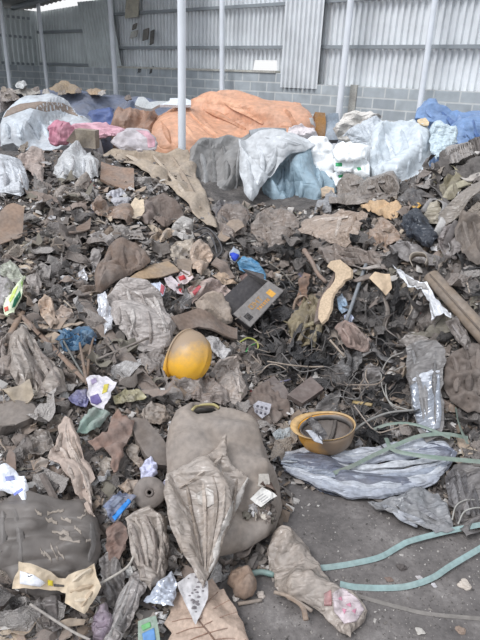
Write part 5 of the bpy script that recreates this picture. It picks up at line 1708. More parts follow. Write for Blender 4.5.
A_, B_, C_, E_ = C4
pn = quad_slab('front_panel', A_, B_, C_, E_, 0.004, BO, bx)
tall = (A_ - E_) / np.linalg.norm(A_ - E_) * 0.13
A2, B2, C2, E2 = A_ + vin + tall * .9, B_ + vin + tall * .9, C_ + vin, E_ + vin
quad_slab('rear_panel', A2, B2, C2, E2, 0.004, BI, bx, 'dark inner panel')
quad_slab('side_panel', B_, B2, C2, C_, 0.004, BO, bx)
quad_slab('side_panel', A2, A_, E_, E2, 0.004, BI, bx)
quad_slab('bottom_panel', E_, C_, C2, E2, 0.004, BO, bx)
quad_slab('flap', B_ + (B2 - B_) * .2, B2, B2 + tall * .45 + (B_ - A_) * .03, B_ + (B2 - B_) * .2 + tall * .2 + (B_ - A_) * .1, 0.004, BI, bx)
mark('232,314 242,272 262,272 284,290 250,328')


def panel_pt(s_, t_):
    return A_ + (B_ - A_) * s_ + (E_ - A_) * t_


def panel_mark(name, uv, c, label=None):
    n_ = np.cross(B_ - A_, E_ - A_)
    n_ /= np.linalg.norm(n_)
    if n_ @ nf < 0:
        n_ = -n_
    pp = [panel_pt(*w) + n_ * 0.0056 for w in uv]
    V = pp + [p - n_ * 0.0014 for p in pp]
    k_ = len(pp)
    Fc = [tuple(range(k_)), tuple(range(k_, 2 * k_))[::-1]] + [((i + 1) % k_, i, k_ + i, k_ + (i + 1) % k_) for i in range(k_)]
    o = link(name, V, Fc, mat(c, 'clean'), bx, False)
    if label:
        o['label'] = label


OR = (222, 160, 74)


def glyph(s0, t0, w, h, strokes, c):
    for (x0, y0, x1, y1) in strokes:
        panel_mark('lettering', [(s0 + w * x0, t0 + h * y0), (s0 + w * x1, t0 + h * y0), (s0 + w * x1, t0 + h * y1), (s0 + w * x0, t0 + h * y1)], c)


# upper line: large thin outlined strokes, lower line: small solid strokes, as far as they can be read
glyph(.30, .22, .10, .26, ((0, 0, 1, .14), (0, .86, 1, 1), (0, 0, .2, 1), (.8, 0, 1, 1)), (190, 146, 88))
glyph(.42, .22, .10, .26, ((0, 0, .2, 1), (0, .4, 1, .56), (.8, 0, 1, 1)), (190, 146, 88))
glyph(.54, .22, .08, .26, ((0, 0, 1, .14), (.4, 0, .6, 1)), (190, 146, 88))
for i in range(6):
    glyph(.38 + i * .055, .58, .04, .16, ((0, 0, .35, 1), (.6, 0, 1, 1), (0, 0, 1, .25)) if i % 2 else ((0, 0, 1, .25), (.3, 0, .7, 1)), OR)
panel_mark('print', [(.76, .34), (.88, .34), (.88, .72), (.76, .72)], (236, 178, 84), 'orange block')
panel_mark('print', [(.08, .42), (.2, .42), (.2, .78), (.08, .78)], (76, 72, 72), 'dark square')
panel_mark('print', [(.1, .48), (.18, .48), (.18, .72), (.1, .72)], (128, 122, 118))
tag(bx, 'open grey carton with orange lettering lying on the edge of the hollow', 'box')

H('plastic_film', 'bright turquoise-blue plastic sheet behind the lettered carton', 'plastic film', '236,264 243,256 252,257 260,264 266,272 266,280 254,276 244,272', (96, 150, 186), 'film',
  style='fold', ang=2.4, amp=1.0, bulge=.02, lift=.10, stand=.5, dust=.2)
cp = H('plastic_bottle', 'small clear bottle with a royal blue cap above the lettered carton', 'bottle', '229,252 233,247 239,250 240,257 236,262 230,260', (170, 178, 190), 'film', bulge=.02, lift=.10, stand=.5, amp=.4, dust=.1)
OBJ['cp'] = cp
D('cp', 'cap', '228.5,254.5 233,253.5 239,256 238,261 233,262.5 229.5,259', (48, 76, 196), label='royal blue cap', off=.012)
H('plastic_film', 'small blue plastic ring inside the lettered carton', 'plastic bit', '235,294 239,288 242,289 240,296 236,298', (70, 120, 168), 'film', lift=.13, stand=.5, amp=.6, n=60)
H('rag', 'reddish rag stuffed in the lettered carton', 'rag', '240,276 248,272 254,276 252,284 244,286', (120, 84, 78), 'cloth', lift=.10, stand=.5, amp=1, n=100)
# ------------------------------------------------------------------ planks, sticks, tubes, straps and cords
WOODC = mat((134, 113, 98), 'wood')
stick('wood_strip', '14,308 50,342 88,383', .013, mat((146, 122, 106), 'wood'), 'long thin old wood strip lying down the left slope', 'wood', lift=.05, rb=.007, seg=4, straight=True, up=(.4, -.3, .8))
stick('board', '79,298 116,344 153,392', .034, mat((128, 115, 106), 'wood', .45), 'dusty dark board running down beside the big clear bag', 'board', lift=.055, rb=.010, seg=4, straight=True, up=(.3, -.5, .8))
stick('branch', '78,334 87,384', .007, WOODC, 'thin branch crossing the blue netting', 'branch', lift=.09, taper=(.6, 1.2))
stick('branch', '94,336 90,352 86,382', .007, WOODC, 'curved branch standing right of the thin one at the blue netting', 'branch', lift=.08, taper=(.6, 1.2))
stick('branch', '62,338 74,360 84,376', .005, mat((112, 112, 108), 'wood'), 'thin grey twig under the blue netting', 'branch', lift=.07)
stick('branch', '4,346 14,326 22,312', .016, mat((150, 126, 108), 'wood'), 'short brown stick at the edge above the folded film', 'stick', lift=.05, rb=.008, seg=5, straight=True)
stick('branch', '96,360 122,350 148,338', .006, mat((150, 140, 132), 'wood'), 'pale twig crossing the dusty dark board', 'branch', lift=.09, straight=True)
stick('bent_wire', '148,374 160,366 166,380 168,386', .006, mat((134, 124, 118), 'wood'), 'bent rod beside the upright yellow hard hat', 'rod', lift=.06, n=3)
stick('lath', '42,474 56,502', .012, mat((112, 102, 96), 'wood'), 'short grey lath lying above the big dark sack', 'lath', lift=.06, rb=.005, seg=4, straight=True)
stick('lath', '31,496 44,497', .006, mat((196, 186, 172), 'wood'), 'pale splinter beside the bright white paper', 'splinter', lift=.06, straight=True)
stick('branch', '346,322 356,294 366,264', .011, mat((134, 138, 142), 'wood', .3), 'straight grey stick leaning beside the peeled wood', 'stick', lift=.10, straight=True, seg=6)
stick('bone_stick', '304,250 312,262 318,274 326,282', .016, mat((150, 128, 114), 'wood'), 'thick curved brown stalk in front of the hollow', 'stalk', lift=.10, taper=(1.1, .8))
stick('branch', '330,340 344,356', .006, mat((166, 150, 134), 'wood'), 'pale thin stick on the khaki rag', 'stick', lift=.12, straight=True)
stick('lath', '353,402 372,405', .012, mat((176, 152, 104), 'wood'), 'short yellowish stick in the hollow right of the upturned hat', 'stick', lift=.09, rb=.008, straight=True)
stick('branch', '274,592 290,597 312,611', .006, mat((158, 142, 128), 'wood'), 'twig caught under the clear dusty bag', 'twig', lift=.05)
stick('branch', '238,604 262,600', .006, mat((150, 136, 124), 'wood'), 'straight twig on the concrete by the brown leaf ball', 'twig', lift=.01, straight=True)
stick('branch', '288,596 302,606 306,620', .009, mat((150, 130, 114), 'wood'), 'brown bark stick at the side of the clear dusty bag', 'stick', lift=.05, rb=.005)
stick('branch', '30,604 70,630 90,640', .004, mat((176, 168, 160), 'wood'), 'thin pale straw below the tan paper bag', 'straw', lift=.08)
stick('branch', '100,584 126,568 134,556', .004, mat((190, 182, 172), 'wood'), 'thin pale straw crossing the twisted dark films', 'straw', lift=.09)
stick('pipe', '250,574 262,572 274,575', .010, mat((116, 140, 134), 'hard', .3), 'short greenish pipe bit behind the brown leaf ball', 'pipe', lift=.03)

# thick cardboard tube, hollow
P0, P1 = hit_pt(431, 276, .12), hit_pt(492, 344, .10)
ax = (P1 - P0) / np.linalg.norm(P1 - P0)
tb = empty('cardboard_tube', P0)
TM = mat((140, 124, 108), 'card', .35)


def tube_vf(a, b, ro, ri, seg=24, k=8):
    u = np.cross(ax, (0, 0, 1.0))
    u /= np.linalg.norm(u)
    w = np.cross(u, ax)
    V, Fc = [], []
    for r in (ro, ri):
        for i in range(k + 1):
            for j in range(seg):
                th = 2 * math.pi * j / seg
                q = 1 + .03 * math.sin(2 * th + i * .5)
                V.append(a + (b - a) * i / k + (u * math.cos(th) + w * math.sin(th) * .85) * r * q)
    n1 = (k + 1) * seg
    for i in range(k):
        for j in range(seg):
            p, r_ = i * seg + j, i * seg + (j + 1) % seg
            Fc.append((p, r_, r_ + seg, p + seg))
            Fc.append((n1 + p, n1 + p + seg, n1 + r_ + seg, n1 + r_))
    for e in (0, k * seg):
        for j in range(seg):
            p, r_ = e + j, e + (j + 1) % seg
            Fc.append((p, n1 + p, n1 + r_, r_) if e == 0 else (p, r_, n1 + r_, n1 + p))
    return V, Fc


link('tube', *tube_vf(P0, P1, .046, .036), TM, tb)
link('seam', *sweep_vf([P0 + ax * .02 + np.array([-.03, -.02, .03]), (P0 + P1) / 2 + np.array([-.03, -.02, .03]), P1 + np.array([-.03, -.02, .03])], .006, .002, seg=5), mat((116, 102, 90), 'card'), tb)
tag(tb, 'thick dusty cardboard tube lying down the right heap to the edge', 'tube')
mark('426,274 436,264 482,312 482,336')
# curled ring of card
rc = hit_pt(419, 262, .17)
V, Fc = sweep_vf([rc + (CR * math.cos(a) * .05 + CU * math.sin(a) * .05) + CB * (.012 * a - .03) for a in np.linspace(-.6, 4.0, 26)], .026, .0025, seg=6, up=None)
V, Fc = [], []
for q in (0, .004):
    for a in np.linspace(-.5, 3.9, 26):
        for w in (-.025, .03):
            r = .046 - q + .004 * math.sin(3 * a)
            V.append(rc + CR * math.cos(a) * r + CU * math.sin(a) * r + (CB * .8 + CU * .3 - CR * .4) * w)
for i in range(25):
    for o_ in (0, 52):
        p = o_ + 2 * i
        Fc.append((p, p + 1, p + 3, p + 2) if o_ == 0 else (p, p + 2, p + 3, p + 1))
    p = 2 * i
    Fc += [(p, p + 2, p + 54, p + 52), (p + 1, p + 53, p + 55, p + 3)]
Fc += [(0, 52, 53, 1), (50, 51, 103, 102)]
tag(link('curled_card', V, Fc, mat((182, 170, 156), 'card', .15)), 'curled ring of grey card above the thick cardboard tube', 'card')
mark('406,256 418,250 432,258 430,272 410,274')

# strips of fabric looping over the crest of the right heap
for lb, pl, c in (
        ('khaki fabric strip looping below the crest rags', '434,182,.08 440,170,.12 452,166,.13 459,173,.12 453,186,.08', (160, 152, 128)),
        ('pale khaki fabric strip bent beside the loop', '444,202,.08 452,189,.12 462,184,.12 472,181,.08', (172, 164, 142)),
        ('grey fabric strip arched left of the looped strip', '424,212,.07 434,200,.12 446,205,.12 441,222,.07', (150, 146, 144)),
        ('brown-grey strip slanting up to the edge of the right heap', '440,217,.09 456,205,.12 478,186,.10', (136, 128, 122)),
        ('dark strip crossing under the khaki loop', '428,184,.08 440,192,.12 450,206,.08', (96, 92, 90)),
        ('pale strip lying level below the topmost rag', '456,173,.10 466,179,.13 482,175,.10', (184, 176, 168)),
        ('white-grey strip standing right of the black bag', '436,236,.07 442,224,.12 448,212,.08', (190, 186, 182)),
        ('dark grey strip curved beside the heavy grey-brown fabric', '446,246,.07 452,232,.12 458,222,.08', (112, 106, 104))):
    stick('fabric_strip', pl, .024, mat(c, 'cloth', .25), lb, 'fabric strip', rb=.003, seg=6, up=(.2, -.6, .7))

for lb, pl, c, w_ in (
        ('khaki strip hanging at the far side of the khaki rag', '306,296,.10 299,316,.12 290,334,.07', (142, 130, 102), .016),
        ('brown-khaki strip twisted through the khaki rag', '309,310,.12 304,330,.13 297,346,.07', (128, 116, 96), .015),
        ('khaki strip hanging between the khaki rag and the peeled wood', '321,304,.12 318,326,.13 313,347,.07', (150, 138, 112), .014),
        ('khaki strip lying across the middle of the khaki rag', '284,321,.08 299,327,.14 314,323,.13', (138, 126, 96), .015),
        ('pale brown strip hooked over the top of the khaki rag', '292,318,.08 296,300,.13 305,296,.14 312,304,.10', (160, 138, 120), .012),
        ('dark glossy strip in the hollow below the khaki rag', '298,352,.05 310,362,.08 324,365,.05', (74, 72, 74), .018),
        ('dark strip hanging below the pinkish-brown crumpled cloth', '346,350,.08 350,360,.09 344,374,.05', (86, 83, 82), .018),
        ('dark grey strip bent in the hollow left of the glossy film', '372,342,.06 380,356,.09 394,362,.06', (92, 90, 90), .016),
        ('grey strip arched above the dark bag with a pale rim', '362,356,.07 374,350,.10 384,358,.07', (112, 108, 106), .014),
        ('grey-brown strip drooping from the standing tan card', '384,296,.08 388,312,.10 384,330,.06', (120, 110, 102), .016),
        ('grey film strip rising beside the torn white strip', '410,330,.06 416,314,.11 420,302,.09', (140, 134, 130), .018),
        ('brown strip slung under the long sagging film', '332,276,.07 352,280,.10 372,276,.08', (126, 112, 102), .018),
        ('pale strip crossing above the peeled wood', '346,262,.08 362,268,.12 380,266,.09', (164, 154, 146), .013)):
    stick('fabric_strip', pl, w_, mat(c, 'film', .25), lb, 'strip', rb=.003, seg=6, up=(.2, -.6, .7), taper=(.7, 1.1))

# packing straps and cords
TEAL, GREEN = mat((140, 163, 161), 'clean', .2, (150, 150, 144)), mat((116, 132, 120), 'hard', .35)


def strap(lb, pl, m, lift=.02, w=.012, up=(0, -.5, .85), n=8):
    return stick('packing_strap', pl, w, m, lb, 'strap', 'packing straps', lift=lift, rb=.0016, seg=4, n=n, up=up)


strap('upper pale teal packing strap lying on the bare concrete', '316,568,.012 330,567,.012 355,563,.012 380,557,.014 398,547,.02 410,541,.03 440,533,.04 468,527,.05 484,524,.06', TEAL, w=.0098)
strap('lower pale teal packing strap curving over the bare concrete', '340,584,.008 356,587,.008 384,588,.01 408,586,.012 432,578,.02 452,565,.03 484,546,.05', TEAL, w=.0098)
strap('dark thin strap lying lowest on the concrete', '346,592,.006 372,600,.006 402,608,.006 430,614,.006 484,619,.006', mat((118, 112, 106), 'hard', .4), w=.006)
strap('grey-green strap running level across the silver-grey sheet to the edge', '386,438,.10 392,449,.12 410,454,.12 440,458,.12 484,462,.10', GREEN, w=.010)
strap('grey-green strap arching from the silver-grey sheet to the glossy film', '334,473,.09 352,466,.10 372,456,.11 396,445,.12 420,436,.12 446,434,.10 468,438,.08', GREEN, w=.009)
strap('grey-green strap bending upright beside the glossy grey film', '456,408,.10 458,420,.11 462,432,.11 468,444,.10', GREEN, w=.010, up=(.5, -.8, .2))
strap('dull green strap in an arc above the silver-grey sheet', '372,430,.09 390,424,.11 412,424,.12 432,430,.11 450,438,.10', GREEN, w=.007)
CORD = mat((168, 165, 158), 'hard', .3)
for lb, pl, r, m in (
        ('grey cord sweeping over the rim of the upturned hard hat', '318,448,.14 334,446,.14 350,434,.12 366,422,.12 388,413,.12 414,410,.12', .006, mat((128, 126, 122), 'hard', .3)),
        ('thin pale cable in a wide arc left of the glossy grey film', '404,352,.06 390,358,.08 382,372,.09 383,390,.09 392,404,.08 408,410,.08', .0036, CORD),
        ('second pale cable arc inside the wide one', '404,366,.06 393,372,.08 386,384,.09 388,400,.09 398,412,.08', .0036, CORD),
        ('dark cable looping down the hollow', '330,300,.05 348,318,.06 362,336,.06 374,352,.06 384,368,.05', .004, mat((70, 68, 68), 'hard', .1)),
        ('thin dark cable hanging across the hollow', '362,300,.06 376,316,.07 388,330,.07 400,340,.06', .003, mat((84, 80, 78), 'hard', .1)),
        ('grey wire bow at the edge under the film folds', '452,520,.06 456,506,.09 466,500,.10 480,500,.08', .003, CORD),
        ('second grey wire bow beside the first at the edge', '458,524,.06 464,512,.09 474,508,.10 484,508,.08', .003, CORD),
        ('black cable bunch by the tip of the long beige sheet', '194,232,.05 206,228,.08 216,236,.08 222,250,.06 216,258,.04', .007, mat((72, 70, 72), 'hard', .2)),
        ('second black cable beside the tip of the long beige sheet', '198,238,.05 208,233,.08 214,243,.08 217,254,.06', .006, mat((82, 80, 82), 'hard', .2)),
        ('grey cord lying level below the tip of the long beige sheet', '226,244,.05 240,242,.06 256,241,.06', .006, CORD),
        ('yellow and green wire loop beside the clear sachet', '240,342,.08 248,338,.10 256,341,.10 258,348,.08 252,354,.06', .005, mat((176, 178, 96), 'clean')),
        ('bright green wire bit inside the yellow wire loop', '246,352,.07 250,346,.09 255,344,.08', .005, mat((70, 148, 84), 'clean')),
        ('lilac cord crossing the hollow beside the dull brown sheet', '270,382,.06 280,382,.07 296,378,.06', .004, mat((132, 128, 150), 'clean')),
        ('thin straw-coloured cord on the right heap above the hollow', '268,262,.05 282,272,.06 296,288,.06', .004, mat((112, 106, 98), 'hard'))):
    stick('cord', pl, r, m, lb, 'cord', lift=.05, n=8, seg=6)

# ------------------------------------------------------------------ the countless smaller scraps, each one an object
LAND = [(15, 176, 'the shiny grey-white bag'), (78, 166, 'the white bag on the crest'), (118, 176, 'the flat brown panel'), (166, 176, 'the long beige sheet'),
        (212, 236, 'the tip of the long beige sheet'), (50, 220, 'the bare dirt patch'), (125, 258, 'the brown leather-like sheet'), (116, 212, 'the curled brown strip'),
        (14, 296, 'the green and white packet'), (76, 338, 'the blue netting'), (40, 368, 'the vertically folded film'), (100, 390, 'the magazine page'),
        (140, 318, 'the big clear bag'), (188, 358, 'the upright hard hat'), (256, 302, 'the orange-lettered carton'), (214, 308, 'the folded round fabric'),
        (230, 386, 'the lacy beige film'), (262, 402, 'the pill blister'), (322, 432, 'the upturned hard hat'), (306, 322, 'the khaki rag'),
        (334, 300, 'the peeled wood strip'), (330, 228, 'the broad paper tube'), (418, 228, 'the black bag'), (468, 240, 'the heavy grey-brown fabric'),
        (462, 158, 'the dark crest rags'), (456, 300, 'the thick cardboard tube'), (424, 390, 'the glossy grey film'), (466, 380, 'the dull brown sheet'),
        (370, 474, 'the silver-grey sheet'), (466, 500, 'the film folds at the edge'), (114, 440, 'the pinkish-brown cloth'), (14, 484, 'the bright white paper'),
        (74, 460, 'the pale tan cloth strip'), (150, 494, 'the round disc'), (220, 470, 'the squashed jerrycan'), (50, 536, 'the big dark sack'),
        (56, 590, 'the tan paper bag'), (150, 550, 'the crinkled film'), (206, 616, 'the dry leaf'), (312, 576, 'the clear dusty bag'),
        (243, 584, 'the brown leaf ball'), (352, 390, 'the dark hollow'), (410, 570, 'the teal straps'), (172, 270, 'the red and white wrappers'),
        (376, 284, 'the standing tan card'), (420, 290, 'the torn white strip'), (260, 225, 'the grey hanging tarp'), (354, 196, 'the grey-brown film'),
        (150, 430, 'the thick grey-brown slab'), (160, 210, 'the dark bunched rag'), (20, 412, 'the dusty grey carton'), (350, 340, 'the pinkish-brown crumpled cloth')]
LXY = np.array([(a, b) for a, b, _ in LAND], float)


def local_sheet(seed, n=7, amp=1.0, elong=1.0, step=0.16, style='film', thick=.012, spiky=.45):
    rs = np.random.RandomState(seed)
    an = np.sort(rs.uniform(0, 2 * math.pi, n) * .25 + np.arange(n) * 2 * math.pi / n)
    poly = [(math.cos(a) * .5 * r * elong, math.sin(a) * .5 * r) for a, r in zip(an, rs.uniform(1 - spiky, 1 + spiky * .4, n))]
    bl = []
    for i in range(n):
        a, b = np.array(poly[i]), np.array(poly[(i + 1) % n])
        k = max(1, int(np.linalg.norm(b - a) / step))
        bl += [tuple(a + (b - a) * q / k + (rs.uniform(-.02, .02, 2) if q else 0)) for q in range(k)]
    g = np.array([(x, y) for y in np.arange(-.7, .7, step * .87) for x in np.arange(-.7 * elong, .7 * elong, step)])
    g = g + rs.uniform(-.03, .03, g.shape)
    g = g[inside(g, bl)]
    if len(g):
        g = g[seg_dist(g, bl) > step * .4]
    al = [Vector(p) for p in bl] + [Vector(p) for p in g]
    nb = len(bl)
    vo, _, fo, _, _, _ = delaunay_2d_cdt(al, [(i, (i + 1) % nb) for i in range(nb)], [], 0, 1e-5)
    P = np.array([(v.x, v.y) for v in vo])
    T = [f for f in fo if inside(P[list(f)].mean(0)[None], bl)[0]]
    h = crumple(P[:, 0], P[:, 1], 1.0, style, amp, rs, None, .27)
    h += (P[:, 0] ** 2) * rs.uniform(-.25, .3) * amp
    fr = np.stack([P[:, 0], P[:, 1], h], 1)
    bk = fr - np.array([0, 0, thick])
    N = len(P)
    T2 = []
    for f in T:
        a, b, c = (P[i] for i in f)
        T2.append(f if (b - a)[0] * (c - a)[1] - (b - a)[1] * (c - a)[0] > 0 else f[::-1])
    cnt = {(f[i], f[(i + 1) % 3]) for f in T2 for i in range(3)}
    F_ = [tuple(f) for f in T2] + [tuple(i + N for i in f[::-1]) for f in T2] + [(b, a, a + N, b + N) for a, b in cnt if (b, a) not in cnt]
    return np.concatenate([fr, bk]), F_


def mesh(name, V, Fc, m, smooth=False):
    me = bpy.data.meshes.new(name)
    me.from_pydata([tuple(v) for v in V], [], [tuple(f) for f in Fc])
    if smooth:
        me.polygons.foreach_set('use_smooth', [True] * len(me.polygons))
        me.set_sharp_from_angle(angle=math.radians(24))
    me.materials.append(m)
    return me


def twig_mesh(seed, r=.03, bend=.15):
    rs = np.random.RandomState(seed)
    P = [np.array([t - .5, bend * rs.uniform(-1, 1) * math.sin(t * 3.1) + rs.uniform(-.02, .02), bend * rs.uniform(-.5, 1) * math.sin(t * 3.1)]) for t in np.linspace(0, 1, 6)]
    return sweep_vf(P, r, r * .7, 5, taper=(1.2, .6))


def cord_mesh(seed, r=.012):
    rs = np.random.RandomState(seed)
    P = catmull([np.array([t - .5, rs.uniform(-.25, .25), rs.uniform(0, .2)]) for t in np.linspace(0, 1, 5)], 5)
    return sweep_vf(P, r, r, 5)


FILM_C = [(166, 159, 154), (140, 132, 127), (206, 201, 198), (122, 115, 111), (184, 176, 170), (100, 95, 92), (158, 146, 138), (192, 184, 178), (134, 124, 117), (176, 162, 148)]
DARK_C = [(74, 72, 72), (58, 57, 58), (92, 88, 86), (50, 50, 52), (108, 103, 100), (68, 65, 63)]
CARD_C = [(164, 144, 128), (146, 130, 119), (184, 164, 144), (134, 121, 112), (200, 182, 160), (156, 140, 128)]
PAPER_C = [(220, 216, 212), (204, 198, 194), (232, 229, 228), (212, 202, 188), (194, 190, 190)]
TWIG_C = [(148, 133, 120), (172, 156, 140), (126, 114, 106), (188, 174, 158), (114, 106, 100)]
RAG_C = [(122, 114, 109), (140, 128, 120), (98, 93, 90), (152, 136, 126), (128, 122, 110), (112, 104, 98)]
BRIGHT_C = [(90, 124, 168), (184, 96, 92), (130, 156, 120), (206, 190, 130), (160, 152, 184), (120, 160, 176), (228, 226, 228), (222, 220, 222), (214, 206, 200)]
FOIL_C = [(214, 212, 214), (198, 197, 201), (182, 180, 180)]
PRO = {
    'film_scrap': [mesh('film_scrap', *local_sheet(s_, 8, 1.5, 1 + .7 * (s_ % 3), .105), mat(None, 'film', .35, DUST, FILM_C), True) for s_ in range(10)],
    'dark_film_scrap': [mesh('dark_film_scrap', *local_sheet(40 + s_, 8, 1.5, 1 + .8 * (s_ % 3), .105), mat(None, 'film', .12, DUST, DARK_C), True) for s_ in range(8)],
    'cardboard_scrap': [mesh('cardboard_scrap', *local_sheet(80 + s_, 4 + s_ % 2, .45, 1 + .5 * (s_ % 3), .25, 'film', .03, .25), mat(None, 'card', .35, DUST, CARD_C)) for s_ in range(8)],
    'paper_scrap': [mesh('paper_scrap', *local_sheet(120 + s_, 6, 1.3, 1.2, .14), mat(None, 'paper', .25, DUST, PAPER_C)) for s_ in range(6)],
    'rag_scrap': [mesh('rag_scrap', *local_sheet(160 + s_, 8, 1.3, 1 + .8 * (s_ % 3), .13, 'film', .03), mat(None, 'cloth', .3, DUST, RAG_C), True) for s_ in range(8)],
    'wrapper_scrap': [mesh('wrapper_scrap', *local_sheet(200 + s_, 5, 1.1, 1.5, .15), mat(None, 'film', .25, DUST, BRIGHT_C)) for s_ in range(5)],
    'foil_scrap': [mesh('foil_scrap', *local_sheet(240 + s_, 7, 1.7, 1.3, .14), mat(None, 'foil', .2, DUST, FOIL_C)) for s_ in range(5)],
    'twig': [mesh('twig', *twig_mesh(280 + s_), mat(None, 'wood', .3, DUST, TWIG_C), True) for s_ in range(6)],
    'cord_scrap': [mesh('cord_scrap', *cord_mesh(320 + s_), mat(None, 'hard', .3, DUST, DARK_C + TWIG_C[:3]), True) for s_ in range(6)],
}
WORDS = {'film_scrap': ('small dusty scrap of crumpled plastic film by %s', 'film scrap'), 'dark_film_scrap': ('small scrap of dark crumpled film by %s', 'film scrap'),
         'cardboard_scrap': ('small torn piece of brown cardboard by %s', 'cardboard'), 'paper_scrap': ('small crumpled pale paper scrap by %s', 'paper'),
         'rag_scrap': ('small dull brown rag scrap by %s', 'rag'), 'wrapper_scrap': ('small coloured wrapper scrap by %s', 'wrapper'),
         'foil_scrap': ('small shiny silver foil scrap by %s', 'foil'), 'twig': ('short brown twig by %s', 'twig'), 'cord_scrap': ('short bit of thin cord by %s', 'cord')}

HEAP = parse('0,158 40,148 96,152 150,152 196,196 240,206 330,206 380,186 440,160 480,144 480,530 452,534 400,520 366,498 330,494 292,486 294,510 268,540 276,580 250,566 230,578 190,566 176,590 160,640 0,640')
HOLLOW = parse('236,330 264,322 286,276 330,300 400,310 404,350 400,436 372,446 360,440 354,410 330,388 300,404 282,392 256,370')
RIGHT = parse('262,232 300,212 380,190 440,160 480,144 480,530 440,530 360,450 404,440 404,320 300,290 284,272')
rs = np.random.RandomState(31)
placed = []
COUNT = {}


def rot_to(n, spin, tilt, rs):
    n = np.array(n) + rs.normal(0, tilt, 3)
    n /= np.linalg.norm(n)
    q = Vector(n).to_track_quat('Z', 'Y')
    return q @ Vector((0, 0, 1)).rotation_difference(Vector((0, 0, 1))) @ Matrix.Rotation(spin, 3, 'Z').to_quaternion()


def scatter(kind, count, region, smin, smax, tilt=.45, sink=.15, avoid=None, strict=.3, minsep=.35):
    n = 0
    tries = 0
    reg = np.array(region)
    x0, y0 = reg.min(0)
    x1, y1 = reg.max(0)
    while n < count and tries < count * 40:
        tries += 1
        p = np.array([rs.uniform(x0, x1), rs.uniform(y0, y1)])
        if not inside(p[None], region)[0] or (avoid is not None and inside(p[None], avoid)[0]):
            continue
        d = rays([p])[0]
        t = hit([p])[0]
        w = ORG + d * t
        if w[1] > 7 or height(w[0], w[1]) < 0.0:
            continue
        size = rs.uniform(smin, smax) * (0.9 + 0.02 * t)
        rp = size * F / t * .42
        ok = 0
        for k in range(8):
            a = k * math.pi / 4
            x, y = int(p[0] + rp * math.cos(a)), int(p[1] + rp * .7 * math.sin(a))
            if 0 <= x < 480 and 0 <= y < 640 and HERO[y, x]:
                ok += 1
        if 0 <= p[0] < 480 and 0 <= p[1] < 640 and HERO[int(p[1]), int(p[0])] or ok > strict * 8:
            continue
        if placed:
            P_ = np.array(placed[-900:])
            if (np.hypot(P_[:, 0] - p[0], P_[:, 1] - p[1]) < minsep * (rp + P_[:, 2]) * .8).any():
                continue
        placed.append((p[0], p[1], rp))
        li = int(np.argmin(np.hypot(LXY[:, 0] - p[0], LXY[:, 1] - p[1])))
        o = bpy.data.objects.new(kind, PRO[kind][rs.randint(len(PRO[kind]))])
        COL.objects.link(o)
        nn = normal_at(w[0], w[1])
        o.rotation_mode = 'QUATERNION'
        o.rotation_quaternion = rot_to(nn, rs.uniform(0, 6.28), tilt, rs)
        sc = size * (1.0 if kind not in ('twig', 'cord_scrap') else 1.6)
        o.scale = (sc, sc, sc)
        o.location = w + nn * size * rs.uniform(.02, sink + .12)
        lb, ct = WORDS[kind]
        lb = lb % LAND[li][2]
        tag(o, lb, ct, lb.replace('small ', '').replace('short ', '') + ', scattered')
        n += 1
    COUNT[kind] = COUNT.get(kind, 0) + n


# larger pieces first, then the finer ones between them
BARE = parse('28,200 48,190 70,200 86,214 66,232 60,262 40,250 30,226')
scatter('rag_scrap', 60, HEAP, .09, .17, .35, .2, HOLLOW)
scatter('film_scrap', 90, HEAP, .09, .18, .4, .25, HOLLOW)
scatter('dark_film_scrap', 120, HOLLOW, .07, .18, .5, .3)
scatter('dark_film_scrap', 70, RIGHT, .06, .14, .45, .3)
scatter('cardboard_scrap', 40, HEAP, .07, .13, .3, .2, HOLLOW)
scatter('cardboard_scrap', 14, HOLLOW, .05, .10, .5, .25)
CREST = parse('404,196 424,168 444,160 480,176 480,262 440,262 424,240 404,222')
scatter('film_scrap', 22, CREST, .06, .14, .6, .4, None, .9, .1)
scatter('rag_scrap', 16, CREST, .05, .12, .6, .4, None, .9, .1)
scatter('paper_scrap', 14, CREST, .03, .07, .6, .4, None, .9, .1)
scatter('film_scrap', 180, HEAP, .04, .10, .5, .3, HOLLOW, .5)
scatter('rag_scrap', 150, HEAP, .04, .09, .45, .3, HOLLOW, .5)
scatter('cardboard_scrap', 150, HEAP, .03, .07, .45, .3, HOLLOW, .5)
scatter('paper_scrap', 200, HEAP, .025, .07, .6, .35, HOLLOW, .5)
scatter('foil_scrap', 90, HEAP, .02, .045, .6, .35, None, .5)
scatter('wrapper_scrap', 50, HEAP, .02, .05, .5, .35, HOLLOW, .5)
scatter('twig', 200, HEAP, .03, .10, .3, .3, None, .6)
scatter('cord_scrap', 100, HOLLOW, .08, .2, .4, .3, None, .6, .1)
scatter('cord_scrap', 60, HEAP, .06, .14, .4, .3, HOLLOW, .6, .1)
for i in range(26):
    px, py = 262 + rs.normal(0, 6), 513 + rs.normal(0, 5)
    q = on_surface(jc, [(px, py)], .012, 1)[0]
    o = bpy.data.objects.new('paper_scrap' if i % 2 else 'rag_scrap', PRO['paper_scrap' if i % 2 else 'rag_scrap'][i % 6])
    COL.objects.link(o)
    o.rotation_mode = 'QUATERNION'
    o.rotation_quaternion = rot_to(SURF[jc.name][1], rs.uniform(0, 6.28), .5, rs)
    k = rs.uniform(.016, .042)
    o.scale = (k, k, k)
    o.location = q
    lb = 'tiny crumpled %s scrap piled on the jerrycan below the small carton' % ('pale paper' if i % 2 else 'brown rag')
    tag(o, lb, 'scrap', lb + 's')

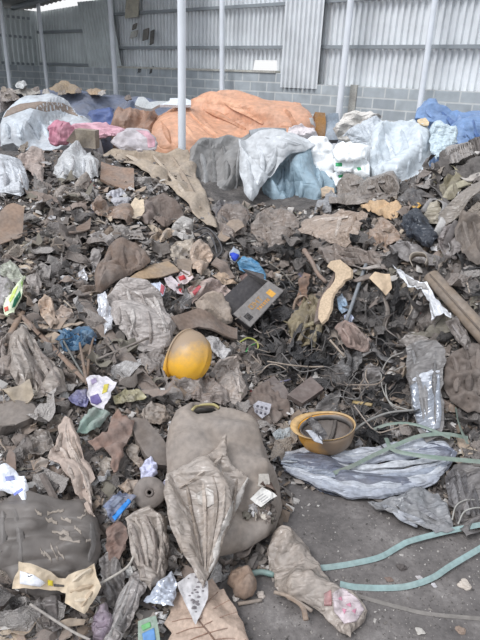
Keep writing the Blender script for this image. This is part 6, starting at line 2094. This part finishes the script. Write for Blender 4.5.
# ------------------------------------------------------------------ crumbs nobody could count
def crumbs(name, label, count, region, smin, smax, cols, floor=False):
    rs = np.random.RandomState(77 if floor else 78)
    reg = np.array(region)
    x0, y0 = reg.min(0)
    x1, y1 = reg.max(0)
    P = rs.uniform((x0, y0), (x1, y1), (count * 2, 2))
    P = P[inside(P, region)][:count]
    d = rays(P)
    t = hit(P)
    W = ORG + d * t[:, None]
    V, Fc = [], []
    for i in range(len(W)):
        if W[i, 1] > 7:
            continue
        s = rs.uniform(smin, smax) * (0.7 + .14 * t[i]) * (1 if rs.uniform() < .85 else 1.8)
        e = rs.uniform(.6, 2.2)
        A = Matrix.Rotation(rs.uniform(0, 6.28), 3, 'Z') @ Matrix.Rotation(rs.normal(0, .5), 3, 'X') @ Matrix.Rotation(rs.normal(0, .5), 3, 'Y')
        b = len(V)
        for q in ((-.5 * e, -.4, 0), (.5 * e, -.5, .05), (.45 * e, .4, .1), (-.4 * e, .5, 0), (0, 0, .28)):
            V.append(W[i] + np.array(A @ Vector(q)) * s + np.array([0, 0, s * (.0 if floor else .35)]))
        Fc += [(b, b + 1, b + 4), (b + 1, b + 2, b + 4), (b + 2, b + 3, b + 4), (b + 3, b, b + 4), (b + 3, b + 2, b + 1, b)]
    m = bpy.data.materials.new(name + '_material')
    m.use_nodes = True
    nt = m.node_tree
    g = nt.nodes.new('ShaderNodeNewGeometry')
    k = len(cols)
    nt.links.new(ramp(nt, g.outputs['Random Per Island'], [(i / k, lin(c)) for i, c in enumerate(cols)], 'CONSTANT'), nt.nodes['Principled BSDF'].inputs['Base Color'])
    nt.nodes['Principled BSDF'].inputs['Roughness'].default_value = .85
    o = link(name, V, Fc, m, None, False, center=False)
    tag(o, label, None, None, 'stuff')


crumbs('rubbish_crumbs', 'fine dusty crumbs and flakes all over the rubbish heap', 16000, HEAP, .007, .024,
       [(104, 98, 94), (132, 123, 116), (116, 109, 104), (140, 128, 118), (80, 74, 70), (128, 112, 98), (160, 150, 142), (110, 98, 88), (98, 90, 86), (190, 184, 178)])
FLOOR = parse('292,492 330,497 366,502 400,524 452,538 480,534 480,640 240,640 250,600 272,560')
crumbs('grit', 'fine pale and dark grit on the concrete', 1300, FLOOR, .0015, .006, [(150, 143, 137), (78, 74, 71), (112, 106, 101), (134, 127, 121), (92, 87, 84), (100, 95, 91), (172, 166, 160), (86, 82, 79)], True)
# single stones and bits on the concrete
for i, (px, py, s_, c, lb, nm) in enumerate((
        (295, 502, .028, (196, 190, 184), 'pale stone on the concrete below the silver-grey sheet', 'stone'),
        (464, 586, .034, (200, 188, 176), 'pale torn lump on the concrete by the lower teal strap', 'paper_lump'),
        (236, 599, .022, (214, 206, 198), 'white pebble beside the dry leaf', 'stone'),
        (261, 596, .024, (190, 178, 168), 'pale stone right of the brown leaf ball', 'stone'),
        (402, 568, .026, (84, 78, 76), 'dark lump between the two teal straps', 'stone'),
        (389, 580, .02, (128, 108, 98), 'brown flake above the lower teal strap', 'flake'),
        (419, 578, .016, (196, 190, 190), 'small white bit above the lower teal strap', 'paper_bit'),
        (434, 586, .016, (206, 202, 204), 'small white bit below the lower teal strap', 'paper_bit'),
        (420, 632, .022, (196, 190, 182), 'white flake near the bottom edge of the concrete', 'flake'),
        (461, 631, .024, (150, 130, 116), 'brown lump near the bottom corner of the concrete', 'stone'),
        (318, 506, .008, (200, 196, 190), 'tiny white chip on the concrete below the silver-grey sheet', 'stone'))):
    r_ = np.random.RandomState(500 + i)
    bm = bmesh.new()
    bmesh.ops.create_icosphere(bm, subdivisions=3, radius=s_ * .5)
    ph = r_.uniform(0, 9)
    for v in bm.verts:
        k = 1 + .6 * noise.noise(v.co * (2.2 / s_) + Vector((ph, 0, 0))) + .25 * noise.noise(v.co * (6 / s_) + Vector((0, ph, 0)))
        v.co = Vector((v.co.x * 1.2, v.co.y, v.co.z * (.35 if 'flake' in nm else .6))) * k
    me = bpy.data.meshes.new(nm)
    bm.to_mesh(me)
    bm.free()
    me.materials.append(mat(c, 'card', .2))
    o = bpy.data.objects.new(nm, me)
    COL.objects.link(o)
    q = hit_pt(px, py)
    o.location = (q[0], q[1], q[2] + s_ * .2)
    tag(o, lb, 'stone' if nm == 'stone' else 'scrap')

# ------------------------------------------------------------------ folds, scratches and other surface pattern belong to the mesh they lie on


def absorb(parent, kids):
    me = parent.data
    bm = bmesh.new()
    bm.from_mesh(me)
    for k in kids:
        mats = [m for m in me.materials]
        km = k.data.materials[0]
        if km not in mats:
            me.materials.append(km)
            mats.append(km)
        mi = mats.index(km)
        nv, nf = len(bm.verts), len(bm.faces)
        bm.from_mesh(k.data)
        bm.faces.ensure_lookup_table()
        for f in bm.faces[nf:]:
            f.material_index = mi
    bm.to_mesh(me)
    bm.free()
    for k in kids:
        bpy.data.objects.remove(k)


PATTERN_NAMES = ('fold', 'strand', 'spot', 'scratch', 'dust_patch', 'crease', 'wet_spot')
todo = {}
for o in list(COL.objects):
    if o.parent is not None and o.type == 'MESH' and o.parent.type == 'MESH' and o.name.split('.')[0] in PATTERN_NAMES:
        todo.setdefault(o.parent.name, []).append(o)
for o in list(bx.children):
    if o.name.split('.')[0] == 'lettering':
        todo.setdefault(pn.name, []).append(o)
for nm_, ks in todo.items():
    absorb(COL.objects[nm_], ks)
